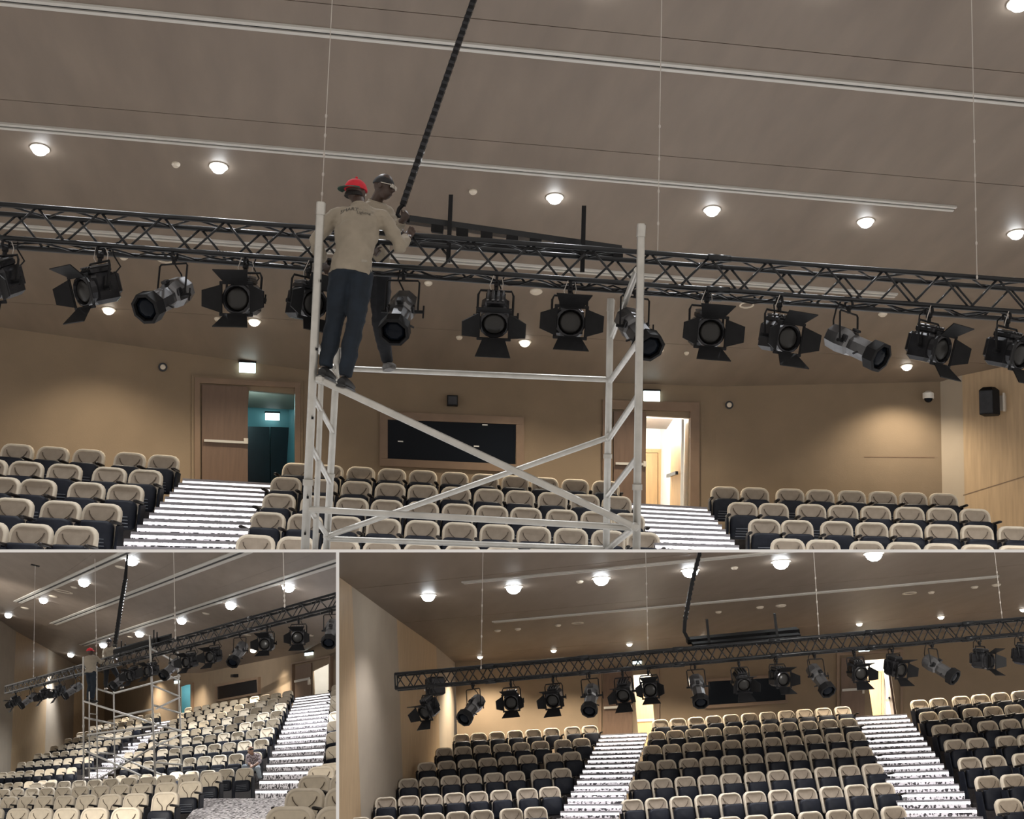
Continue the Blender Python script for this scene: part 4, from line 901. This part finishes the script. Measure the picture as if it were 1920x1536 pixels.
# ================================================================ lower left hall
H = 'B'; CUR[0] = H
PLB = plane3(P(630, 1213, 54), P(377, 1262, 80), P(66, 1060, 46))
XB = (hit(630, 1055, PLB) - hit(154, 1210, PLB)).normalized()
ceiling(H, PLB, XB, [(200, 700), (162, 1047), (200, 1117), (200, 1179), (200, 1310)], -75, 55)
slot(H, PLB, (33, 1129), (250, 1031), .42, 'pale linear ceiling slot at the upper left corner, lower left view')
slot(H, PLB, (100, 1170), (462, 1032), .42, 'pale linear ceiling slot crossing behind the cable carrier arm, lower left view')
slot(H, PLB, (154, 1210), (640, 1051), .42, 'pale linear ceiling slot nearest the truss, lower left view')
topsB = [(-90, 1102), (30, 1184), (90, 1217), (140, 1246), (197, 1264), (377, 1262), (720, 1194)]
FB = walls(H, PLB, topsB, ['wall_grey', 'wall_wood', 'wall_grey', 'wall_wood', 'wall_fabric', 'wall_fabric'], ['wall_left'] * 4 + ['wall_back'] * 2, 22.0, {4: [(339, 1288, 360, 1345)], 5: [(586, 1243, 621, 1322)]}, .06)
print('B wall depth', [round(depth(hit(u, v, PLB)), 1) for u, v in topsB])
vestibule(H, FB[4], (339, 1288, 360, 1345), 2.0, 'teal_paint', 90, (.6, .95, 1), (.5, .5)); fb = at_depth_facet(FB[4], 1.9)
door_leaf(H, fb, (346, 1308, 366, 1345), 0, 'black inner door in the teal doorway, lower left view', None, 'dark_door', 'door_11')
trim_frame(H, FB[4], (338, 1286, 361, 1345), -.12, 3, 'trim_8', z=.15)
vestibule(H, FB[5], (586, 1243, 621, 1312), 1.4, 'white_paint', 70, (1, .96, .88), (.8, .5)); fb = at_depth_facet(FB[5], 1.3)
door_leaf(H, fb, (588, 1266, 628, 1312), -.18, 'pale wooden door inside the white-topped doorway, lower left view', 1292, 'pale_wood', 'door_12')
door_leaf(H, FB[5], (555, 1249, 585, 1318), -.2, 'closed dark wooden door leaf at the top of the stairs, lower left view', 1278, 'door_wood', 'door_13')
trim_frame(H, FB[5], (553, 1246, 622, 1312), -.2, 3, 'trim_9', z=.15)
exit_sign(H, FB[5], 581, 1227, 14, 6, 'lit exit sign above the white-topped doorway, lower left view', -.15)
exit_sign(H, FB[4], 333, 1279, 9, 6, 'lit exit sign behind the scaffold leg, lower left view', -.1)
wn = struct('window_3', slabq(FB[5], [(410, 1288), (486, 1274), (487.5, 1298), (410.5, 1312)], .02, .08), 'dark_glass', 'dark control room window in the rear wall, lower left view')
fr = MB()
for q in ([(407, 1284.5), (489, 1269.5), (489, 1273.5), (407, 1288.5)], [(407, 1312.5), (489, 1298), (489, 1302), (407, 1316.5)], [(407, 1288.5), (410, 1288), (410.5, 1312), (407, 1312.5)], [(486, 1274), (489, 1273.5), (489, 1298), (487.5, 1298)]):
    b_ = slabq(FB[5], q, 0, .15); fr.add(b_.v, b_.f)
obj('window_frame', fr, 'door_trim', wn)
wall_thing(H, FB[5], 'wall_speaker', 'small black box speaker above the control window, lower left view', 'speaker', (441, 1264, 447, 1270), 0, [('cabinet', rq(441.5, 1264.5, 447, 1270, -.1), 0, .3, 'black_paint'), ('grille', rq(442.3, 1265.3, 446.2, 1269.2, -.1), .3, .32, 'lamp_metal')])
q = [(141, 1303), (157, 1300), (157, 1332), (143, 1337)]
for i, (u, v) in enumerate([(248, 1050), (158, 1091), (82, 1125), (16, 1153)]):
    downlight(H, PLB, u, v, .22 if i < 2 else .19, 'bright ceiling downlight, %s from right in the upper row, lower left view' % ORD[i], 'lamp_glow', LIGHT['B'])
for i, (u, v) in enumerate([(541, 1100), (433, 1134), (341, 1163), (262, 1188), (194, 1209), (133, 1227)]):
    downlight(H, PLB, u, v, .21 if i < 3 else .22, 'bright ceiling downlight, %s from right in the row above the truss, lower left view' % ORD[i], 'lamp_glow', LIGHT['B'])
for i, (u, v) in enumerate([(475, 1219), (325, 1250), (262, 1255)]):
    downlight(H, PLB, u, v, .16, 'warm recessed downlight, %s from right under the truss, lower left view' % ORD[i], 'lamp_warm', LIGHT2['B'], (1, .86, .66), 2.2, 'warm downlights by the rear wall')
for u, v, r, rg, ds in ((119, 1109, .42, 1, 'between the upper row downlights'), (226, 1063, .2, 0, 'left of the arm top'), (139, 1101, .15, 0, 'right of the open ring'), (100, 1118, .2, 0, 'left of the open ring'), (47, 1140, .22, 0, 'near the left wall'), (386, 1150, .16, 0, 'between the two downlights over the truss'), (460, 1189, .28, 0, 'below the truss beside a profile lamp'), (582, 1191, .15, 0, 'right of the rightmost fresnel lamp'), (434, 1229, .14, 0, 'low, left of a warm downlight'), (244, 1194, .16, 0, 'right of the workers')):
    ceiling_disc(H, PLB, u, v, r, ('open ring' if rg else 'round white') + ' ceiling fitting ' + ds + ', lower left view', bool(rg))
NR = [([353, 370, 386, 403, 420, 439, 457.5, 477, 497, 517, 539], [1327, 1325, 1322, 1319, 1316, 1313, 1309.5, 1306, 1303, 1300, 1296], (14.6, 20.8)), ([340, 356, 372.7, 390.5, 409.6, 427.7, 447.6, 468.4, 489, 511, 533], [1337.5, 1335.4, 1333, 1330.6, 1327.7, 1325, 1321.6, 1318.5, 1314.7, 1311, 1307], (14.6, 22.3)),
      ([325, 343, 359, 377.5, 396.6, 416, 436, 458, 479.7, 502, 526], [1349.6, 1347.6, 1345, 1341.5, 1338.4, 1335.4, 1332.7, 1329.7, 1326.3, 1323, 1319], (15, 23.8)), ([323, 343, 362, 382, 403.5, 426, 448.5, 472, 494, 518.6], [1360, 1357, 1354.5, 1352, 1349, 1346, 1342.7, 1339.6, 1336.3, 1332.7], (16, 25)),
      ([290, 307, 325.6, 347, 367, 389, 411, 435, 460, 485, 511.7], [1377, 1375, 1372.5, 1370, 1367, 1364, 1361, 1358, 1355, 1352, 1348.4], (15.6, 26.2)), ([267, 287, 307, 326.5, 349, 371.5, 395, 420, 446, 473.6, 501], [1393, 1391, 1388, 1385.6, 1383.4, 1381, 1377.7, 1374.7, 1372, 1368.7, 1365], (16.6, 27.4)),
      ([241.5, 260, 280.5, 305, 328, 351.6, 376.6, 402.6, 430, 459, 490], [1411, 1409, 1407, 1405, 1403, 1400, 1397.8, 1395, 1392.4, 1389.5, 1386], (17.6, 29)), ([237, 256, 279, 303, 328, 356, 383.6, 412, 443, 476], [1431, 1428.5, 1427, 1425, 1423, 1421, 1418.5, 1416, 1413.5, 1410.6], (19, 31)),
      ([202.6, 227, 251, 275, 301, 331, 360, 390.5, 424, 459], [1456, 1454.5, 1453, 1452, 1451, 1447.5, 1446, 1444.5, 1442, 1440.5], (19, 34))]
PB = [([192, 207, 220.8, 234.6, 247.6, 262.3, 278, 293.5], (1352, 1337.5), (12.6, 14.2)), ([173, 186, 201, 214.7, 228.6, 244, 261.5, 277], (1362, 1347), (13.2, 14.8)), ([150.6, 164.5, 180, 195.7, 209.5, 226.8, 244, 260], (1373.5, 1359), (13.8, 15.4)), ([128, 143.7, 159.3, 175, 190.5, 205, 223.4, 240], (1385, 1372), (14.5, 16)),
      ([102, 117.7, 134, 150.6, 167, 183.5, 202.6, 219], (1398.5, 1386.5), (15, 16.6)), ([71.9, 88.3, 104.8, 122, 139.4, 156, 176.6, 193], (1413, 1402), (15.6, 17.2)), ([40.7, 57, 74.5, 91.8, 109.4, 127.8, 148.6, 167], (1429.5, 1419), (16.3, 18)), ([6, 21.6, 38, 56, 75, 93.5, 115.7, 135], (1448.5, 1439), (17, 19)),
      ([-3, 16.5, 34.6, 55, 80, 98], (1469.5, 1462.5), (17.5, 19.5))]
NN = [([69, 95, 121, 149, 178, 209.5, 242, 277, 312, 354, 397], [1468, 1466.5, 1465, 1463.6, 1462, 1460, 1458, 1457, 1454, 1452, 1448], (23, 41)), ([8, 33, 61, 89, 119.5, 152, 190, 227, 267.5, 313, 358], [1480, 1479, 1478, 1477, 1476, 1474, 1473, 1471, 1469, 1467, 1465], (25, 46)),
      ([-12, 19, 52, 85, 123, 164.5, 208.7, 256, 312], [1495, 1494, 1493, 1492.5, 1491.6, 1490, 1489, 1487.5, 1485], (30, 52)), ([-10, 36, 79, 127, 180, 239], [1516, 1515.5, 1515, 1515, 1514.5, 1514], (40, 58))]
RB = [([631.6, 655], (1284, 1280), (22, 22.5)), ([630.5, 655], (1293, 1289), (23, 23.5)), ([630, 655], (1304.6, 1300), (24, 24.5)), ([630, 657], (1317.6, 1313), (26, 26.5)), ([629.4, 658], (1334, 1329), (28, 28.5)), ([627, 657], (1351, 1346), (30, 30.5)), ([626.5, 660], (1372, 1366), (33, 33.5)), ([627, 664], (1399, 1392), (36, 37)),
      ([619, 662], (1431, 1426), (44, 45)), ([602.6, 656], (1437, 1434), (52, 53)), ([590.5, 650], (1454, 1452), (62, 63)), ([573, 648], (1478, 1477), (75, 76)), ([546, 640], (1512, 1512), (94, 95))]
MW = 23.5
seat_rows(H, 'centre block', NR, key='near', min_w=MW)
seat_rows(H, 'left block', PB, key='near', min_w=MW)
seat_rows(H, 'front left block', NN, key='near', min_w=MW, rowname=['rearmost row', 'second row', 'third row', 'nearest row'])
seat_rows(H, 'right block', RB[:8], key='near', min_w=MW, side='L'); seat_rows(H, 'front right block', RB[8:], key='near', min_w=MW, side='L', rowname=['rearmost row', 'second row', 'third row', 'fourth row', 'nearest row'])
# the far rows beyond the count that is built singly: one object
CUR[0] = H
def stuff_seats():
    keys = [('near', 'backrest'), ('near', 'back_cushion'), ('near', 'seat_pan'), (None, 'armrest'), (None, 'support')]
    verts, faces, mi = [], [], []
    for m4, key, side in STUFFSEATS:
        for k, (kk, nm) in enumerate(keys):
            me = SEATM[key][nm] if kk else SEATM[nm + side]; o = len(verts); verts += [tuple(m4 @ v.co) for v in me.vertices]
            faces += [tuple(i + o for i in p.vertices) for p in me.polygons]; mi += [k] * len(me.polygons)
    me = bpy.data.meshes.new('far_seat_rows'); me.from_pydata(verts, [], faces)
    for n in ('seat_shell', 'seat_cream', 'pan_plastic', 'arm_wood', 'pan_plastic'): me.materials.append(M[n])
    me.polygons.foreach_set('material_index', mi); me.update()
    o = inst('far_seat_rows', me); smooth_angle(o, 40)
    tag(o, 'far rows of small cream folding seats behind the scaffold, lower left view', 'seats', kind='stuff')
stuff_seats()
stairs(H, ((554, 1308, 56), (620, 1299, 52)), ((470, 1500, 26), (596, 1500, 23.5)), 20, 'white-lit aisle stairs right of the centre block, lower left view')
stairs(H, ((300, 1350, 86), (325, 1346, 84)), ((155, 1457, 60), (190, 1457, 58)), 16, 'white-lit aisle stairs behind the scaffold, lower left view')
CUR[0] = H
struct('floor', MB().hexa([P(380, 1500, 27), P(640, 1500, 23), P(640, 1600, 16), P(300, 1600, 18)], [p + UP['B'] * .03 for p in (P(380, 1500, 27), P(640, 1500, 23), P(640, 1600, 16), P(300, 1600, 18))]), 'stair_carpet', 'pale patterned carpet at the foot of the stairs, lower left view')
TB, LB, sB = truss(H, P(10, 1287, 47), P(650, 1107, 23.8), .27, 34, .028, .012, 'black box truss rising to the right, lower left view')
LB_ = [(30, 'F', -52, 30, 'first from left, by the wall'), (58, 'P', -55, 38, 'leftmost of its kind'), (84, 'F', -50, 25, 'third from left'), (112, 'F', -50, 25, 'fourth from left'), (142, 'P', -55, 35, 'left of the red-capped worker'), (232, 'P', -50, 42, 'between the workers legs and the scaffold'), (252, 'F', -35, 18, 'left of the tall scaffold leg'), (285, 'F', -32, 10, 'behind the tall scaffold leg'), (326, 'P', -35, 40, 'right of the tall scaffold leg'), (358, 'F', -28, 12, 'above the far scaffold leg'), (402, 'F', -24, 12, 'above the control window left end'), (450, 'P', -16, 45, 'above the control window'), (501, 'F', -5, 8, 'right of the control window'), (560, 'F', 6, 14, 'above the dark door leaf'), (622, 'P', 0, 45, 'cut by the right edge')]
for u, k, pan, tilt, ds in LB_:
    stage_lamp(H, on_truss(TB, LB, sB, u, .02), frame('B', -.05, -.05), k, pan, tilt, ('black fresnel lamp with barn doors ' if k == 'F' else 'silver profile lamp ') + ds + ', lower left view', 1.3, full=False, doors=(32, 32, 42, 42))
for a, b, d_, ds in (((66, 1061), (63, 1268), 43.5, 'under the dark ceiling plate'), ((178, 1048), (181, 1240), 36.5, 'above the workers'), ((325, 1010), (329, 1196), 30.5, 'left of the middle downlight'), ((530, 1010), (534, 1136), 25.5, 'near the rightmost downlight')):
    wire(H, P(*a, d_), P(*b, d_), 'suspension wire %s, lower left view' % ds, 5, .009, frac=.3)
CUR[0] = H; pc = hit(66, 1060, PLB); n = PLB[1] if PLB[1].dot(UP['B']) > 0 else -PLB[1]
t = thing('ceiling_plate', 'dark square plate where a wire enters the ceiling, lower left view', 'plate', Matrix.Translation(pc)); x = (XB - n * XB.dot(n)).normalized(); y = n.cross(x)
obj('plate', MB().hexa([pc + x * a * .12 + y * b * .16 - n * .03 for a, b in ((-1, -1), (1, -1), (1, 1), (-1, 1))], [pc + x * a * .12 + y * b * .16 + n * .01 for a, b in ((-1, -1), (1, -1), (1, 1), (-1, 1))]), 'black_paint', t, wspace=True)
t = thing('cable_carrier', 'dark cable carrier arm and tray behind the workers, lower left view', 'cable carrier', Matrix.Translation(P(215, 1215, 38)))
arm = [P(239, 1040, 39.5), P(235, 1086, 39.1), P(227, 1130, 38.8), P(215, 1216, 38.6)]
obj('arm', MB().tube(arm, [.03, .07, .07, .07], 4, xdir=camv((1, 0, 0)), spin=.785), 'black_paint', t, wspace=True)
for i in range(22):
    k = i / 22; p = P(235 - 20 * k, 1087 + 126 * k, 39.1 - .5 * k); obj('chain_link', MB().tube([p, p + camv((-.18, -1, 0)) * .05], .085, 4, xdir=camv((1, 0, 0)), spin=.785), 'lamp_metal', t, wspace=True)
up = UP['B']
bar((212, 1226, 36.6), (316, 1200, 32.3), .12, .3, 'tray_black', 'tray_rail'); bar((212, 1232, 36.2), (316, 1206, 32), .08, .3, 'tray_black', 'tray_rail')
for u0, v0, v1, d_ in ((227, 1202, 1222, 36), (234, 1207, 1222, 36), (288, 1182, 1206, 33), (294, 1186, 1206, 33)): bar((u0 - .8, v1, d_), (u0 + .8, v1, d_), (v1 - v0) * d_ / F, .05, 'black_paint', 'post')
# scaffold
CUR[0] = H
t = thing('scaffold_tower', 'pale tubular scaffold tower rising from the seats, lower left view', 'scaffold', Matrix.Translation(P(240, 1455, 36)))
d1, d2, d3, d4, d5 = 36, 37, 39.5, 33, 36.5
for a, b, r in (((156, 1232, d1), (157, 1464, d1), .026), ((213, 1283, d3), (215.6, 1459, d3), .026), ((281, 1192, d4), (291, 1456, d4), .030), ((333, 1223, d5), (341, 1448, d5), .028)): st_('leg', a, b, r); st_('coupler', tuple(a[i] + (b[i] - a[i]) * .55 for i in range(3)), tuple(a[i] + (b[i] - a[i]) * .57 for i in range(3)), r * 1.3)
for a, b in (((167.5, 1297, d1), (167.5, 1462, d1)), ((181, 1250, d2), (182.5, 1462, d2))): st_('ladder_post', a, b, .022)
for v in (1318, 1338, 1378, 1399, 1420, 1441): st_('ladder_rung', (167.5, v, d1), (182, v + 2, d2), .014)
for a, b in (((183, 1292, d2), (211, 1301, d3)), ((211, 1301, d3), (337, 1268, d5)), ((159, 1346, d1), (215, 1358, d3)), ((164, 1378, d1), (287, 1362, d4)), ((183, 1382, d2), (215, 1386, d3)), ((215, 1386, d3), (339, 1369, d5)), ((161, 1441, d1), (214, 1441, d3)), ((185, 1412, d2), (214, 1414, d3))): st_('rail', a, b, .03)
for a, b in (((157.5, 1315, d1), (292, 1358, d4)), ((292, 1358, d4), (340, 1372, d5)), ((161, 1408.5, d1), (265, 1455, d4)), ((209.5, 1413.7, d3), (303, 1453, d5)), ((189, 1459, d2), (287, 1401, d4)), ((290, 1400, d4), (338, 1378, d5)), ((215, 1345, d3), (286, 1330, d4)), ((293, 1329, d4), (337, 1308, d5))): st_('diagonal_brace', a, b, .03)
for a, b in (((283, 1217, d4), (334, 1244, d5)), ((284, 1251, d4), (335, 1276, d5)), ((285, 1285, d4), (336, 1306, d5)), ((286, 1322, d4), (337.7, 1337.5, d5)), ((288, 1358, d4), (338.6, 1370, d5)), ((289, 1393, d4), (339.4, 1402.5, d5)), ((290, 1430, d4), (341, 1434.5, d5))): st_('rung', a, b, .028)
# workers and visitor
r3, q3, HR3, hd3, sh3, bd3 = person('B', 'worker in red cap and beige shirt on the scaffold, lower left view', dict(head=(169, 1222, 36.3), neck=(170.5, 1230, 36.3), chest=(170, 1240, 36.25), pelvis=(170, 1258, 36.2), shL=(161, 1234, 36.2), elL=(161, 1247, 36.3), haL=(172, 1252, 36.6), shR=(180, 1234, 36.4), elR=(189, 1242, 36.5), haR=(197, 1238, 36.6),
    hipL=(166.5, 1262, 36.2), knL=(168.5, 1285, 36.2), anL=(165.5, 1309, 36.1), hipR=(174, 1262, 36.2), knR=(176, 1286, 36.15), anR=(173, 1312, 36.1)), (.8, 0, -.6), .85, 'shirt_beige', 'denim_dark', 'skin_dark', .018, foot_dir=(.8, 0, .2), fingers=False)
cap(r3, hd3, HR3, 'cap_red', math.radians(0), under='cap_red')
r4, q4, HR4, hd4, sh4, bd4 = person('B', 'bare-headed worker in grey beige shirt behind the truss, lower left view', dict(head=(204.5, 1204, 38.1), neck=(204.5, 1213, 38.2), chest=(206, 1224, 38.3), pelvis=(204, 1245, 38.3), shL=(196.5, 1219, 38.3), elL=(194, 1231, 38.0), haL=(197, 1239, 37.7), shR=(216, 1218, 38.3), elR=(222, 1228, 38), haR=(220, 1236, 37.7),
    hipL=(200, 1248, 38.3), knL=(199, 1270, 38.3), anL=(198, 1289, 38.5), hipR=(209, 1248, 38.3), knR=(220, 1267, 38.3), anR=(228, 1287, 38.6)), (.1, -.2, 1), .85, 'shirt_beige', 'trouser_black', 'skin_dark', .018, foot_dir=(.5, 0, .8), fingers=False, sock='sock_pale')
obj('beanie', dome(MB(), hd4 + HR4 @ Vector((0, -.01, .022)), HR4, (.086, .102, .094)), 'beanie', r4, wspace=True, smooth=50)
r5, q5, HR5, hd5, sh5, bd5 = person('B', 'man in patterned shirt and pale jeans sitting at the aisle end, lower left view', dict(head=(470, 1407, 36.1), neck=(473, 1414.5, 36.25), chest=(475, 1423, 36.3), pelvis=(477, 1438, 36.35), shL=(464.5, 1419, 36.25), elL=(465.5, 1430, 36.1), haL=(471.5, 1436, 35.9), shR=(484.5, 1418, 36.3), elR=(487, 1429, 36.15), haR=(474, 1437, 35.88),
    hipL=(472, 1440, 36.3), knL=(457, 1438, 35.9), anL=(457, 1460, 35.85), hipR=(482, 1440, 36.3), knR=(483, 1441, 35.8), anR=(488, 1460, 35.8)), (-.75, -.05, .65), .3, 'shirt_print', 'denim_light', 'skin_mid', .016, foot_dir=(-.2, 0, 1), fingers=False)
obj('hair', dome(MB(), hd5 + HR5 @ Vector((0, -.014, .012)), HR5, (.084, .10, .092)), 'hair', r5, wspace=True, smooth=50)
# ================================================================ added white dividers for the border between the views, parting their light; cut edges
CUR[0] = None
def wedge(name, quads, mm, label):
    o = struct(name, MB().hexa(*quads), mm, label); HALL[o] = None; return o
D0, D1 = 9.0, 120.0
wedge('divider_slab', ([P(-700, 1036, D0), P(2620, 1036, D0), P(2620, 1036, D1), P(-700, 1036, D1)], [P(-700, 1030.5, D0), P(2620, 1030.5, D0), P(2620, 1030.5, D1), P(-700, 1030.5, D1)]), 'divider_paint', 'added white divider between the upper hall and the two lower halls')
wedge('divider_wall', ([P(630, 1700, 11.5), P(636, 1700, 11.5), P(636, 1700, D1), P(630, 1700, D1)], [P(630, 1036, 11.5), P(636, 1036, 11.5), P(636, 1036, D1), P(630, 1036, D1)]), 'divider_paint', 'added white divider between the two lower halls')
# everything is trimmed where it would pass through the added dividers
Ri = R.transposed()
def nrm(a): return (R @ Vector(a)).normalized()
def vplane(v): return nrm((0, 1, -(768 - v) / F * -1)) if False else nrm((0, -F, (v - CY)))      # positive below row v
def uplane(u): return nrm((F, 0, (u - CX)))                                                      # positive right of column u
CUTS = {'A': [vplane(1030.5)], 'B': [-vplane(1036), uplane(630)], 'C': [-vplane(1036), -uplane(636)]}   # keep the negative side
bpy.context.view_layer.update()
ncut = ndel = 0; dead = []
kids = {}
for o in list(SC.objects):
    h = HALL.get(o)
    if h not in CUTS or o.type != 'MESH': continue
    mw = o.matrix_world; own = False; bb = [mw @ Vector(c) - CAM for c in o.bound_box]
    for n in CUTS[h]:
        ds = [p.dot(n) for p in bb]
        if max(ds) < 1e-4: continue
        if min(ds) > -1e-4: dead.append(o); break
        inv = mw.inverted(); co = inv @ CAM; no = (mw.to_3x3().transposed() @ n).normalized()
        bm = bmesh.new(); bm.from_mesh(o.data)
        r_ = bmesh.ops.bisect_plane(bm, geom=bm.verts[:] + bm.edges[:] + bm.faces[:], plane_co=co, plane_no=no, clear_outer=True)
        ed = [e for e in r_['geom_cut'] if isinstance(e, bmesh.types.BMEdge)]
        if not bm.verts: bm.free(); dead.append(o); break
        if True:
            try: bmesh.ops.holes_fill(bm, edges=[e for e in ed if e.is_boundary], sides=0)
            except Exception: pass
            me = o.data if own else o.data.copy(); own = True
            bm.to_mesh(me); o.data = me; ncut += 1
        bm.free()
dset = set(dead)
def drop(o):
    live = False
    for c in list(o.children): live |= not drop(c)
    if o.type == 'EMPTY':
        if not live: bpy.data.objects.remove(o); return True
        return False
    if o in dset:
        if live: o.data = bpy.data.meshes.new('cut_away'); return False
        bpy.data.objects.remove(o); return True
    return False
for o in [o for o in SC.objects if o.parent is None and HALL.get(o) in CUTS]: drop(o)
print('cut', ncut, 'removed', len(dead), 'objects', len(SC.objects))
